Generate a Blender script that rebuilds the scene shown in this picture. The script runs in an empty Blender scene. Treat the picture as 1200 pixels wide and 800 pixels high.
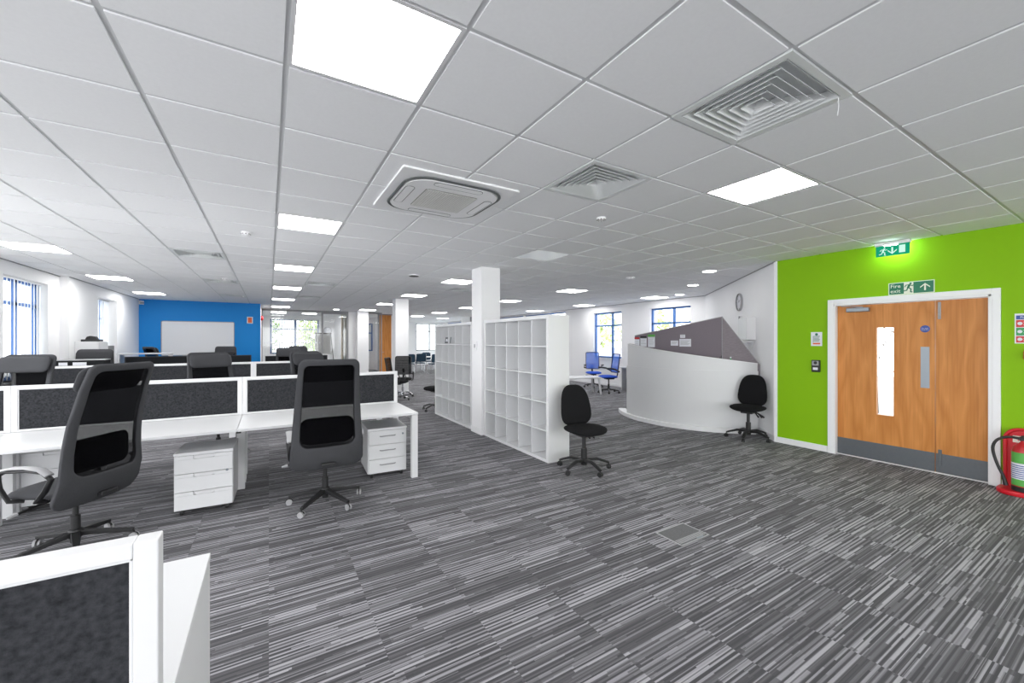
import bpy, bmesh, math, random
from mathutils import Vector, Matrix
random.seed(7)
PI = math.pi
scn = bpy.context.scene
COL = scn.collection
HCAM, CE = 1.55, 2.762
GX0, GY0, GS = 0.0657, 1.4345, 0.6          # ceiling grid origin / module

# ------------------------------------------------------------------ materials
def nmat(name):
    m = bpy.data.materials.new(name); m.use_nodes = True
    nt = m.node_tree; nt.nodes.clear()
    return m, nt
def node(nt, typ, **kw):
    n = nt.nodes.new(typ)
    for k, v in kw.items(): setattr(n, k, v)
    return n
def mat(name, col, rough=0.5, metal=0.0, noise=0.0, nscale=40.0, bump=0.0, bscale=None, spec=0.5, stretch=(1, 1, 1)):
    m, nt = nmat(name); L = nt.links.new
    o = node(nt, 'ShaderNodeOutputMaterial'); b = node(nt, 'ShaderNodeBsdfPrincipled')
    b.inputs['Base Color'].default_value = (*col, 1); b.inputs['Roughness'].default_value = rough
    b.inputs['Metallic'].default_value = metal; b.inputs['Specular IOR Level'].default_value = spec
    L(b.outputs[0], o.inputs[0])
    tc = node(nt, 'ShaderNodeTexCoord'); mp = node(nt, 'ShaderNodeMapping'); mp.inputs['Scale'].default_value = stretch
    L(tc.outputs['Object'], mp.inputs[0])
    nz = node(nt, 'ShaderNodeTexNoise'); nz.inputs['Scale'].default_value = nscale; nz.inputs['Detail'].default_value = 4
    L(mp.outputs[0], nz.inputs['Vector'])
    mx = node(nt, 'ShaderNodeMix', data_type='RGBA')
    mx.inputs[6].default_value = (*[max(0, c*(1-noise)) for c in col], 1)
    mx.inputs[7].default_value = (*[min(1, c*(1+noise)) for c in col], 1)
    L(nz.outputs[0], mx.inputs[0]); L(mx.outputs[2], b.inputs['Base Color'])
    if bump:
        n2 = node(nt, 'ShaderNodeTexNoise'); n2.inputs['Scale'].default_value = bscale or nscale; n2.inputs['Detail'].default_value = 3
        L(mp.outputs[0], n2.inputs['Vector'])
        bp = node(nt, 'ShaderNodeBump'); bp.inputs['Strength'].default_value = bump; bp.inputs['Distance'].default_value = 0.004
        L(n2.outputs[0], bp.inputs['Height']); L(bp.outputs[0], b.inputs['Normal'])
    return m
def emat(name, col, s):
    m, nt = nmat(name)
    o = node(nt, 'ShaderNodeOutputMaterial'); e = node(nt, 'ShaderNodeEmission')
    e.inputs[0].default_value = (*col, 1); e.inputs[1].default_value = s
    nt.links.new(e.outputs[0], o.inputs[0]); return m
def glassmat(name, tint, refl):
    m, nt = nmat(name); L = nt.links.new
    o = node(nt, 'ShaderNodeOutputMaterial'); t = node(nt, 'ShaderNodeBsdfTransparent'); g = node(nt, 'ShaderNodeBsdfGlossy')
    t.inputs[0].default_value = (*tint, 1); g.inputs['Roughness'].default_value = 0.03
    mx = node(nt, 'ShaderNodeMixShader'); mx.inputs[0].default_value = refl
    L(t.outputs[0], mx.inputs[1]); L(g.outputs[0], mx.inputs[2]); L(mx.outputs[0], o.inputs[0]); return m
def meshmat(name, col, opaq, scale=260.0, rough=0.7):
    """woven open net: fine holes let the background through"""
    m, nt = nmat(name); L = nt.links.new
    o = node(nt, 'ShaderNodeOutputMaterial'); t = node(nt, 'ShaderNodeBsdfTransparent'); b = node(nt, 'ShaderNodeBsdfPrincipled')
    b.inputs['Base Color'].default_value = (*col, 1); b.inputs['Roughness'].default_value = rough; b.inputs['Specular IOR Level'].default_value = 0.05
    tc = node(nt, 'ShaderNodeTexCoord'); nz = node(nt, 'ShaderNodeTexNoise'); nz.inputs['Scale'].default_value = scale
    L(tc.outputs['Object'], nz.inputs[0])
    mr = node(nt, 'ShaderNodeMapRange'); mr.inputs[1].default_value = 0.3; mr.inputs[2].default_value = 0.7
    mr.inputs[3].default_value = opaq-0.12; mr.inputs[4].default_value = min(1, opaq+0.12)
    L(nz.outputs[0], mr.inputs[0])
    mx = node(nt, 'ShaderNodeMixShader'); L(mr.outputs[0], mx.inputs[0])
    L(t.outputs[0], mx.inputs[1]); L(b.outputs[0], mx.inputs[2]); L(mx.outputs[0], o.inputs[0]); return m
def carpetmat():
    m, nt = nmat('striped_carpet'); L = nt.links.new
    o = node(nt, 'ShaderNodeOutputMaterial'); b = node(nt, 'ShaderNodeBsdfPrincipled'); b.inputs['Roughness'].default_value = 0.95
    b.inputs['Specular IOR Level'].default_value = 0.12; b.inputs['Sheen Weight'].default_value = 0.10; b.inputs['Sheen Roughness'].default_value = 0.4
    L(b.outputs[0], o.inputs[0])
    tc = node(nt, 'ShaderNodeTexCoord'); sp = node(nt, 'ShaderNodeSeparateXYZ'); L(tc.outputs['Object'], sp.inputs[0])
    def M(op, a, bb=None, c=None):
        n = node(nt, 'ShaderNodeMath', operation=op)
        for i, x in enumerate((a, bb, c)):
            if x is None: continue
            if isinstance(x, (int, float)): n.inputs[i].default_value = x
            else: L(x, n.inputs[i])
        return n.outputs[0]
    X, Y = sp.outputs[0], sp.outputs[1]
    def WN(a, b_):
        c = node(nt, 'ShaderNodeCombineXYZ')
        for q, x in enumerate((a, b_)):
            if isinstance(x, (int, float)): c.inputs[q].default_value = x
            else: L(x, c.inputs[q])
        n = node(nt, 'ShaderNodeTexWhiteNoise', noise_dimensions='2D'); L(c.outputs[0], n.inputs['Vector']); return n.outputs[0]
    tx = M('FLOOR', M('DIVIDE', X, 0.5)); ty = M('FLOOR', M('DIVIDE', Y, 0.5))
    tile = WN(tx, ty)
    def lines(pitch, seg, salt):
        k = M('FLOOR', M('ADD', M('DIVIDE', Y, pitch), salt))
        q = M('FLOOR', M('ADD', M('DIVIDE', X, seg), M('MULTIPLY', WN(k, salt), 9.0)))
        kk = M('ADD', k, M('MULTIPLY', M('FLOOR', M('MULTIPLY', WN(M('ADD', tx, salt), ty), 3.0)), 0.37))
        return WN(kk, M('ADD', q, salt))
    l1 = lines(0.026, 0.75, 3.7); l2 = lines(0.105, 1.1, 11.3); l3 = lines(0.0085, 0.42, 23.1)
    core = M('PINGPONG', M('DIVIDE', M('ADD', Y, M('MULTIPLY', tile, 0.026)), 0.013), 1.0)
    mk = node(nt, 'ShaderNodeMapRange'); mk.inputs[1].default_value = 0.18; mk.inputs[2].default_value = 0.62; L(M('ADD', core, M('MULTIPLY', M('SUBTRACT', l3, 0.5), 0.55)), mk.inputs[0])
    f = M('MULTIPLY', mk.outputs[0], M('ADD', M('MULTIPLY', l1, 0.62), M('MULTIPLY', l2, 0.16)))
    f = M('ADD', f, M('ADD', M('MULTIPLY', l3, 0.26), M('MULTIPLY', M('SUBTRACT', tile, 0.5), 0.05)))
    r1 = node(nt, 'ShaderNodeValToRGB'); e = r1.color_ramp.elements
    e[0].position = 0.06; e[0].color = (0.086, 0.085, 0.092, 1); e[1].position = 0.90; e[1].color = (0.52, 0.508, 0.54, 1)
    for ps, cl in ((0.25, 0.125), (0.45, 0.21), (0.65, 0.37)):
        k = e.new(ps); k.color = (cl, cl*0.98, cl*1.05, 1)
    L(f, r1.inputs[0]); s2 = l1
    fz = node(nt, 'ShaderNodeTexNoise'); fz.inputs['Scale'].default_value = 420; L(tc.outputs['Object'], fz.inputs[0])
    mx = node(nt, 'ShaderNodeMix', data_type='RGBA', blend_type='MULTIPLY'); mx.inputs[0].default_value = 0.45
    L(r1.outputs[0], mx.inputs[6]); L(fz.outputs[0], mx.inputs[7])
    gm = node(nt, 'ShaderNodeGamma'); gm.inputs[1].default_value = 1.0; L(mx.outputs[2], gm.inputs[0]); L(gm.outputs[0], b.inputs['Base Color'])
    bp = node(nt, 'ShaderNodeBump'); bp.inputs['Strength'].default_value = 0.25; bp.inputs['Distance'].default_value = 0.003
    L(core, bp.inputs['Height']); L(bp.outputs[0], b.inputs['Normal'])
    return m
def woodmat(name, c1, c2, c3):
    """crown cut veneer, grain along local Z"""
    m, nt = nmat(name); L = nt.links.new
    o = node(nt, 'ShaderNodeOutputMaterial'); b = node(nt, 'ShaderNodeBsdfPrincipled'); b.inputs['Roughness'].default_value = 0.42
    b.inputs['Specular IOR Level'].default_value = 0.3
    L(b.outputs[0], o.inputs[0])
    tc = node(nt, 'ShaderNodeTexCoord'); mp = node(nt, 'ShaderNodeMapping'); mp.inputs['Scale'].default_value = (3.2, 3.2, 0.55)
    L(tc.outputs['Object'], mp.inputs[0])
    nz = node(nt, 'ShaderNodeTexNoise'); nz.inputs['Scale'].default_value = 1.3; nz.inputs['Detail'].default_value = 2; L(mp.outputs[0], nz.inputs[0])
    mul = node(nt, 'ShaderNodeMath', operation='MULTIPLY'); mul.inputs[1].default_value = 11; L(nz.outputs[0], mul.inputs[0])
    fr = node(nt, 'ShaderNodeMath', operation='PINGPONG'); fr.inputs[1].default_value = 1; L(mul.outputs[0], fr.inputs[0])
    r = node(nt, 'ShaderNodeValToRGB'); r.color_ramp.elements[0].color = (*c1, 1); r.color_ramp.elements[1].color = (*c2, 1); L(fr.outputs[0], r.inputs[0])
    m2 = node(nt, 'ShaderNodeMapping'); m2.inputs['Scale'].default_value = (60, 60, 2.0); L(tc.outputs['Object'], m2.inputs[0])
    n2 = node(nt, 'ShaderNodeTexNoise'); n2.inputs['Scale'].default_value = 1.0; n2.inputs['Detail'].default_value = 3; L(m2.outputs[0], n2.inputs[0])
    mx = node(nt, 'ShaderNodeMix', data_type='RGBA'); mx.inputs[7].default_value = (*c3, 1); L(r.outputs[0], mx.inputs[6])
    mr = node(nt, 'ShaderNodeMapRange'); mr.inputs[1].default_value = 0.45; mr.inputs[2].default_value = 0.8; mr.inputs[4].default_value = 0.7; L(n2.outputs[0], mr.inputs[0])
    L(mr.outputs[0], mx.inputs[0]); L(mx.outputs[2], b.inputs['Base Color']); return m

WHITE = mat('white_paint', (0.87, 0.87, 0.88), 0.6, noise=0.015, nscale=3, bump=0.05, bscale=180)
TRIM = mat('white_gloss', (0.85, 0.85, 0.86), 0.35, noise=0.01)
GREEN = mat('green_paint', (0.245, 0.50, 0.004), 0.6, noise=0.02, nscale=2, bump=0.05, bscale=180, spec=0.2)
BLUE = mat('blue_paint', (0.008, 0.25, 0.68), 0.55, noise=0.02, nscale=2, bump=0.05, bscale=180, spec=0.3)
TILE = mat('mineral_tile', (0.88, 0.885, 0.90), 0.9, noise=0.03, nscale=60, bump=0.12, bscale=240, spec=0.1)
TBAR = mat('grid_white_in_shade', (0.66, 0.67, 0.68), 0.5, noise=0.01)  # white bars, greyed in the colour for the shade between tiles
SHADOWGAP_FRAME = mat('shadow_gap_and_frame_grey', (0.30, 0.30, 0.31), 0.6)  # grey for the painted shadow gaps and for dark partition and door frames
CARPET = carpetmat()
WHITELAM = mat('white_laminate', (0.72, 0.725, 0.735), 0.32, noise=0.01, nscale=8)
WHITEMET = mat('white_metal', (0.70, 0.70, 0.71), 0.4, noise=0.01)
SCRFAB = mat('charcoal_felt', (0.032, 0.033, 0.037), 0.95, noise=0.95, nscale=75, bump=0.3, bscale=300, spec=0.1)
SCRDARK = mat('black_felt', (0.02, 0.021, 0.023), 0.95, noise=0.4, nscale=90, spec=0.1)
GREYFAB = mat('dark_grey_fabric', (0.060, 0.061, 0.066), 0.95, noise=0.25, nscale=220, bump=0.3, bscale=500, spec=0.12)
BLACKFAB = mat('black_fabric', (0.010, 0.010, 0.011), 0.95, noise=0.3, nscale=200, bump=0.2, bscale=500, spec=0.15)
BLACKPL = mat('black_plastic', (0.014, 0.014, 0.015), 0.45, noise=0.1)
GREYPL = mat('grey_plastic', (0.36, 0.36, 0.37), 0.45, noise=0.03)
DARKMESH = meshmat('black_net', (0.004, 0.004, 0.005), 0.62, rough=0.95)
BLUEMESH = meshmat('blue_net', (0.05, 0.20, 0.85), 0.72)
BLUEFAB = mat('blue_fabric', (0.010, 0.075, 0.52), 0.9, noise=0.15, nscale=150)
NAVYFAB = mat('dark_teal_fabric', (0.018, 0.045, 0.075), 0.9, noise=0.2, nscale=120)
CHROME = mat('chrome', (0.75, 0.75, 0.77), 0.15, metal=1.0)
STEEL = mat('brushed_steel', (0.27, 0.30, 0.33), 0.4, metal=0.55, noise=0.06, nscale=60, stretch=(1, 1, 12))
KICK = mat('dull_kick_steel', (0.135, 0.147, 0.16), 0.4, metal=0.5, noise=0.08, nscale=40)
OAK = woodmat('oak_veneer', (0.54, 0.205, 0.042), (0.66, 0.275, 0.070), (0.46, 0.165, 0.033))
PALEOAK = woodmat('pale_veneer', (0.62, 0.52, 0.40), (0.70, 0.60, 0.47), (0.58, 0.48, 0.36))
WINBLUE = mat('blue_window_frame', (0.05, 0.14, 0.38), 0.4, noise=0.05)
GLASS = glassmat('window_glass', (0.96, 0.98, 0.98), 0.06)
ROOMGLASS = glassmat('partition_glass', (0.96, 0.97, 0.97), 0.05)
BLIND = mat('white_blind_fabric', (0.85, 0.86, 0.86), 0.8, noise=0.03)
LAMP = emat('lamp_diffuser', (1.0, 0.99, 0.975), 12.0)
LAMPOFF = mat('unlit_diffuser', (0.88, 0.90, 0.92), 0.25)
DARKVOID = mat('dark_void', (0.012, 0.014, 0.014), 0.8)
VENTMET = mat('vent_metal', (0.72, 0.74, 0.74), 0.45)
ACGRILLE = mat('grille_grey', (0.16, 0.16, 0.15), 0.6)
ACGRILLE2 = mat('lattice_grey', (0.62, 0.62, 0.60), 0.6)
ACDARK = mat('groove_dark', (0.10, 0.11, 0.11), 0.5)
PURPLE = mat('mauve_grey_weave', (0.21, 0.18, 0.205), 0.7, noise=0.30, nscale=14, stretch=(5, 5, 40))
PURPLE2 = mat('mauve_grey_weave_plain', (0.23, 0.20, 0.22), 0.7, noise=0.35, nscale=10, stretch=(2, 2, 20))
PAPER = mat('paper', (0.78, 0.79, 0.84), 0.7, noise=0.02)
PAPERPINK = mat('pink_paper', (0.60, 0.35, 0.38), 0.7)
REDPL = mat('red_plastic', (0.62, 0.010, 0.022), 0.35, noise=0.05)
REDPAINT = mat('red_paint', (0.50, 0.012, 0.02), 0.3)
SIGNGREEN = mat('sign_green', (0.0, 0.155, 0.075), 0.4)
SIGNGLOW = emat('lit_sign_green', (0.01, 0.30, 0.16), 0.6)
SIGNWHITEGLOW = emat('lit_sign_white', (0.60, 0.95, 0.80), 0.55)
SIGNLED = emat('sign_led', (0.70, 1.0, 0.85), 70.0)
SIGNCREAM = mat('sign_cream', (0.78, 0.80, 0.70), 0.5)
SIGNBLUE = mat('sign_blue', (0.01, 0.055, 0.32), 0.4)
SIGNRED = mat('sign_red', (0.62, 0.02, 0.02), 0.4)
SIGNGREEN2 = mat('sign_leaf_green', (0.02, 0.33, 0.09), 0.4)
INK = mat('ink', (0.02, 0.02, 0.025), 0.6)
LABELGREEN = mat('label_green', (0.11, 0.42, 0.08), 0.4)
ORANGE = mat('orange_box', (0.75, 0.12, 0.03), 0.5)
BARK = mat('bark', (0.10, 0.07, 0.05), 0.9, noise=0.3, nscale=12)
LEAF = mat('leaf_green', (0.20, 0.36, 0.06), 0.8, noise=0.5, nscale=3)
LEAF2 = mat('leaf_pale', (0.52, 0.64, 0.26), 0.8, noise=0.4, nscale=3)
TARMAC = mat('pale_tarmac', (0.45, 0.45, 0.44), 0.95, noise=0.1)
CARPAINT = mat('silver_lilac_paint', (0.50, 0.47, 0.55), 0.25, metal=0.3)
BRICK = mat('pale_brick', (0.45, 0.42, 0.42), 0.8, noise=0.1)

# ------------------------------------------------------------------ geometry helpers
class MB:
    def __init__(s): s.bm = bmesh.new()
    def face(s, vs):
        try: return s.bm.faces.new(vs)
        except ValueError: return None
    def v(s, p): return s.bm.verts.new(p)
    def box(s, x0, x1, y0, y1, z0, z1, mtx=None):
        ps = [(x0,y0,z0),(x1,y0,z0),(x1,y1,z0),(x0,y1,z0),(x0,y0,z1),(x1,y0,z1),(x1,y1,z1),(x0,y1,z1)]
        vs = [s.v(mtx @ Vector(p) if mtx else p) for p in ps]
        for f in ((3,2,1,0),(4,5,6,7),(0,1,5,4),(1,2,6,5),(2,3,7,6),(3,0,4,7)): s.face([vs[i] for i in f])
        return s
    def cbox(s, c, d, mtx=None):
        return s.box(c[0]-d[0]/2, c[0]+d[0]/2, c[1]-d[1]/2, c[1]+d[1]/2, c[2]-d[2]/2, c[2]+d[2]/2, mtx)
    def bar(s, p, q, w, h, w2=None, h2=None, up=(0,0,1)):
        p, q = Vector(p), Vector(q); d = (q-p).normalized(); up = Vector(up)
        a = d.cross(up)
        if a.length < 1e-4: a = Vector((1,0,0))
        a.normalize(); b = a.cross(d)
        w2 = w if w2 is None else w2; h2 = h if h2 is None else h2
        r = []
        for o, ww, hh in ((p, w, h), (q, w2, h2)):
            r.append([s.v(o+a*sx*ww/2+b*sz*hh/2) for sx, sz in ((-1,-1),(1,-1),(1,1),(-1,1))])
        for i in range(4): s.face([r[0][i], r[0][(i+1)%4], r[1][(i+1)%4], r[1][i]])
        s.face(r[0][::-1]); s.face(r[1]); return s
    def tube(s, pts, rad, n=8, closed=False, flat=None):
        pts = [Vector(p) for p in pts]; rings = []; N = len(pts); a0 = None
        for i, p in enumerate(pts):
            if closed: d = pts[(i+1)%N]-pts[i-1]
            else: d = pts[min(i+1, N-1)]-pts[max(i-1, 0)]
            d.normalize()
            if a0 is None: a = d.orthogonal().normalized() if flat is None else (Vector(flat)-d*Vector(flat).dot(d)).normalized()
            else: a = (a0-d*a0.dot(d)).normalized()
            a0 = a; b = d.cross(a)
            r = rad[i] if isinstance(rad, (list, tuple)) and not isinstance(rad[0], str) and len(rad) == N else rad
            ra, rb = (r if isinstance(r, tuple) else (r, r))
            rings.append([s.v(p+a*math.cos(2*PI*k/n)*ra+b*math.sin(2*PI*k/n)*rb) for k in range(n)])
        for i in range(N if closed else N-1):
            A, B = rings[i], rings[(i+1)%N]
            for k in range(n): s.face([A[k], A[(k+1)%n], B[(k+1)%n], B[k]])
        if not closed: s.face(rings[0][::-1]); s.face(rings[-1])
        return s
    def cyl(s, p, q, r1, r2=None, n=20):
        return s.tube([p, q], [(r1, r1), (r1 if r2 is None else r2,)*2], n)
    def lathe(s, prof, c=(0,0,0), n=24, mtx=None, cap=True):
        rings = []
        for r, z in prof:
            ring = []
            for k in range(n):
                p = Vector((c[0]+r*math.cos(2*PI*k/n), c[1]+r*math.sin(2*PI*k/n), c[2]+z))
                ring.append(s.v(mtx @ p if mtx else p))
            rings.append(ring)
        for A, B in zip(rings, rings[1:]):
            for k in range(n): s.face([A[k], A[(k+1)%n], B[(k+1)%n], B[k]])
        if cap: s.face(rings[0][::-1]); s.face(rings[-1])
        return s
    def prism(s, pts, t, mtx=None, z=0.0):
        a = [s.v(mtx @ Vector((x, y, z)) if mtx else (x, y, z)) for x, y in pts]
        b = [s.v(mtx @ Vector((x, y, z+t)) if mtx else (x, y, z+t)) for x, y in pts]
        n = len(pts); s.face(a[::-1]); s.face(b)
        for i in range(n): s.face([a[i], a[(i+1)%n], b[(i+1)%n], b[i]])
        return s
    def pad(s, outline, fn, th_front, th_back, p=4.0, rings=(1, .985, .95, .87, .7, .45, .2)):
        """pillow from a closed 2-D outline; fn(a,b,h) -> xyz"""
        ca = sum(a for a, b in outline)/len(outline); cb = sum(b for a, b in outline)/len(outline); n = len(outline)
        def ring(sc, h): return [s.v(fn(ca+(a-ca)*sc, cb+(b-cb)*sc, h)) for a, b in outline]
        edge = ring(1, 0)
        for sgn, th in ((1, th_front), (-1, -th_back)):
            prev = edge
            for sc in rings[1:]:
                cur = ring(sc, th*(1-sc**p)**0.5)
                for k in range(n):
                    f = [prev[k], prev[(k+1)%n], cur[(k+1)%n], cur[k]]
                    s.face(f if sgn > 0 else f[::-1])
                prev = cur
            c = s.v(fn(ca, cb, th))
            for k in range(n):
                f = [prev[k], prev[(k+1)%n], c]; s.face(f if sgn > 0 else f[::-1])
        return s
    def build(s, name, m, parent=None, smooth=False, bevel=0.0, solid=None, seg=2):
        bmesh.ops.recalc_face_normals(s.bm, faces=s.bm.faces[:])
        me = bpy.data.meshes.new(name); s.bm.to_mesh(me); s.bm.free()
        me.materials.append(m)
        if smooth:
            for p in me.polygons: p.use_smooth = True
            try: me.set_sharp_from_angle(angle=math.radians(45))
            except Exception: pass
        o = bpy.data.objects.new(name, me); COL.objects.link(o)
        if parent: o.parent = parent
        if solid:
            d = o.modifiers.new('solid', 'SOLIDIFY'); d.thickness = solid; d.offset = 0
        if bevel:
            d = o.modifiers.new('bevel', 'BEVEL'); d.width = bevel; d.segments = seg; d.limit_method = 'ANGLE'; d.angle_limit = math.radians(40)
        return o
def tag(o, label, cat, group=None, kind=None):
    o['label'] = label; o['category'] = cat
    if group: o['group'] = group
    if kind: o['kind'] = kind
    return o
def thing(name, label, cat, loc=(0,0,0), rz=0.0, group=None, mtx=None):
    o = bpy.data.objects.new(name, None); o.empty_display_size = 0.1; COL.objects.link(o)
    if mtx is not None: o.matrix_world = mtx
    else: o.location = loc; o.rotation_euler = (0, 0, rz)
    return tag(o, label, cat, group)
def struct(o, label, cat): return tag(o, label, cat, kind='structure')
def copy_tree(o, parent=None):
    c = o.copy(); COL.objects.link(c)
    if parent: c.parent = parent
    for ch in o.children: copy_tree(ch, c)
    return c
def facing(fx, fy): return math.atan2(-fx, fy)
def arc(cx, cy, r, a0, a1, n):
    return [(cx+r*math.cos(math.radians(a0+(a1-a0)*i/n)), cy+r*math.sin(math.radians(a0+(a1-a0)*i/n))) for i in range(n+1)]
def rrect(w, h, r, n=6, cx=0, cy=0):
    p = []
    for sx, sy, a in ((1,1,0),(-1,1,90),(-1,-1,180),(1,-1,270)):
        p += arc(cx+sx*(w/2-r), cy+sy*(h/2-r), r, a, a+90, n)
    return p
def rtrap(wb, wt, z0, z1, rb, rt, n=6):
    """rounded trapezoid outline in (x,z)"""
    p = arc(wt/2-rt, z1-rt, rt, 0, 90, n)+arc(-wt/2+rt, z1-rt, rt, 90, 180, n)
    p += arc(-wb/2+rb, z0+rb, rb, 180, 270, n)+arc(wb/2-rb, z0+rb, rb, 270, 360, n); return p
def text_part(txt, size, m, parent, mtx, name='lettering', align='CENTER', depth=0.0006):
    cu = bpy.data.curves.new(name, 'FONT'); cu.body = txt; cu.size = size; cu.align_x = align; cu.align_y = 'CENTER'; cu.extrude = depth; cu.resolution_u = 3
    ob = bpy.data.objects.new(name+'_tmp', cu); COL.objects.link(ob)
    dg = bpy.context.evaluated_depsgraph_get(); dg.update()
    me = bpy.data.meshes.new_from_object(ob.evaluated_get(dg)); me.name = name
    bpy.data.objects.remove(ob); bpy.data.curves.remove(cu)
    me.materials.clear(); me.materials.append(m)
    o = bpy.data.objects.new(name, me); COL.objects.link(o); o.parent = parent; o.matrix_local = mtx; return o
def smooth_path(pts, n=5):
    P = [Vector(p) for p in pts]; P = [P[0]]+P+[P[-1]]; r = []
    for a, b, c, d in zip(P, P[1:], P[2:], P[3:]):
        for q in range(n):
            t = q/n; r.append(0.5*((2*b)+(c-a)*t+(2*a-5*b+4*c-d)*t*t+(3*b-a-3*c+d)*t**3))
    return r+[P[-1]]
def T3(x, y, z): return Matrix.Translation((x, y, z))

# wall-facing frames: local x = viewer's right, y = up, z = out of the wall
def frame_at(pos, xaxis, zaxis):
    x = Vector(xaxis); z = Vector(zaxis); y = z.cross(x)
    m = Matrix.Identity(4)
    for i, c in enumerate((x, y, z)):
        for r in range(3): m[r][i] = c[r]
    m.translation = Vector(pos); return m

# ================================================================== SETTING
XL, XL2, XG, XR = -3.38, -3.25, 6.66, 10.05
YB = 15.7
f_ = MB(); f_.box(-3.7, 10.6, -7.6, 26.2, -0.06, 0.0)
struct(f_.build('floor', CARPET), 'grey carpet with fine light and dark stripes', 'floor')

lights = {(0,0),(0,5),(0,10),(0,15),(0,20),(0,25),(-5,10),(-5,15),(-5,20),(5,0),(5,10),(5,15),(5,20),(5,25),(10,10),(10,15),(10,20),(10,25),(15,10),(15,15),(15,20),(10,30),(10,35),(5,5),(-5,5),(0,31),(2,31),(5,31),(13,32)}
vents = [(3,-1),(3,1),(-2,9),(-2,14),(-2,19),(1,13),(1,18),(6,12)]
skip = lights | set(vents)
t = MB()
for i in range(-6, 17):
    for j in range(-15, 42):
        if (i, j) in skip: continue
        x0, y0 = GX0+i*GS, GY0+j*GS
        if x0 < -3.9 or (x0 > 6.7 and y0 < 2.6 - 0 and x0 > 6.7): 
            if x0 < -3.9 or x0 > 7.2: continue
        if x0 > 6.7 and x0-6.6 > (y0+0.6-3.2)+0.9: continue
        a = 0.0125
        t.box(x0+a, x0+GS-a, y0+a, y0+GS-a, CE, CE+0.02)
t.box(-3.8, 10.6, -7.6, 26.2, CE+0.045, CE+0.09)
struct(t.build('ceiling', TILE, bevel=0.0), 'suspended ceiling of square white tiles', 'ceiling')
t = MB()
for i in range(-6, 18):
    x = GX0+i*GS; y0 = -7.5
    if x > 6.7: y0 = x-6.7+3.1
    t.box(x-0.0125, x+0.0125, y0, 26.1, CE+0.007, CE+0.012)
for j in range(-14, 42):
    y = GY0+j*GS; x1 = 6.7 if y < 3.1 else min(10.3, y-3.1+6.7)
    t.box(-3.5, x1, y-0.0125, y+0.0125, CE+0.0075, CE+0.0125)
struct(t.build('trim_1', TBAR), 'white metal grid between the ceiling tiles, coloured grey for its shade', 'ceiling grid')

def wall_y(m, x_in, x_out, y0, y1, holes, z1=CE+0.03):
    """wall in a plane X=const between y0,y1 with window holes (ya,yb,za,zb)"""
    ys = y0
    a, b = sorted((x_in, x_out))
    for ya, yb, za, zb in sorted(holes):
        m.box(a, b, ys, ya, 0, z1); m.box(a, b, ya, yb, 0, za); m.box(a, b, ya, yb, zb, z1); ys = yb
    m.box(a, b, ys, y1, 0, z1)
WZ0, WZ1 = 0.92, 2.55
m = MB()
wall_y(m, XL, XL-0.32, 8.2, 10.9, [(9.03, 10.45, WZ0, WZ1)])
wall_y(m, XL2, XL-0.32, 10.9, YB+0.2, [(12.42, 13.72, WZ0, 2.53)])
struct(m.build('wall_left', WHITE), 'white window wall with a shallow pier at far left', 'wall')
m = MB(); m.box(XL-0.3, -0.24, YB, YB+0.12, 0, CE+0.03)
struct(m.build('wall_back_blue', BLUE), 'bright blue far wall behind the whiteboard', 'wall')
m = MB(); m.box(-0.36, -0.24, YB+0.12, 18.1, 0, CE+0.03)
struct(m.build('wall_return', WHITE), 'white return wall behind the end of the blue wall', 'wall')
# green wall with door opening
DY0, DY1, DZ = 1.055, 2.48, 2.05
m = MB(); a, b = XG, XG+0.16
m.box(a, b, DY1+0.0, 3.2, 0, CE+0.03); m.box(a, b, -0.9, DY0, 0, CE+0.03); m.box(a, b, DY0, DY1, DZ, CE+0.03)
struct(m.build('wall_right_green', GREEN), 'lime green wall holding the double doors', 'wall')
# diagonal white wall from the green corner to the far right wall
dgl = 4.85; D0 = Vector((6.645, 3.215, 0)); DD = Vector((1, 1, 0)).normalized(); DN = Vector((-1, 1, 0)).normalized()
dm = Matrix.Translation(D0) @ Matrix.Rotation(PI/4, 4, 'Z')
m = MB(); m.box(0, dgl, -0.15, 0, 0, CE+0.03, dm)
m.box(XG-0.012, XG+0.01, 3.2-0.004, 3.245, 0, CE+0.02)
struct(m.build('wall_diagonal', WHITE), 'white diagonal wall with the clock beside the green wall', 'wall')
m = MB()
wall_y(m, XR, XR+0.3, 6.3, 25.5, [(9.64, 10.98, 0.95, 2.53), (7.06, 8.46, 0.95, 2.53), (12.6, 15.6, 0.3, 2.7), (15.7, 18.7, 0.3, 2.7), (19.2, 22.0, 0.3, 2.7), (22.2, 25.0, 0.3, 2.7)])  # the tall openings beyond the shelving are added for daylight
struct(m.build('wall_right_far', WHITE), 'white far right wall with two blue framed windows', 'wall')
# far end: meeting room and conference end
m = MB()
m.box(-0.5, 0.05, 22.4, 22.6, 0, CE+0.03); m.box(2.15, 4.9, 22.4, 22.6, 0, CE+0.03); m.box(0.05, 2.15, 22.4, 22.6, 2.6, CE+0.03); m.box(0.05, 2.15, 22.4, 22.6, 0, 0.92)
struct(m.build('wall_meeting_room_back', WHITE), 'white rear wall of the glass fronted meeting room', 'wall')
m = MB(); m.box(-0.5, -0.36, 18.1, 22.6, 0, CE+0.03); 
struct(m.build('wall_meeting_room_left', WHITE), 'white left wall inside the meeting room', 'wall')
m = MB(); m.box(2.86, 3.2, 18.05, 18.2, 0, CE+0.03); m.box(2.86, 2.98, 18.2, 22.4, 0, CE+0.03)
struct(m.build('wall_meeting_room_right', WHITE), 'white wall end right of the meeting room glass', 'wall')
m = MB(); m.box(3.5, 4.9, 25.4, 25.6, 0, CE+0.03)
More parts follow.
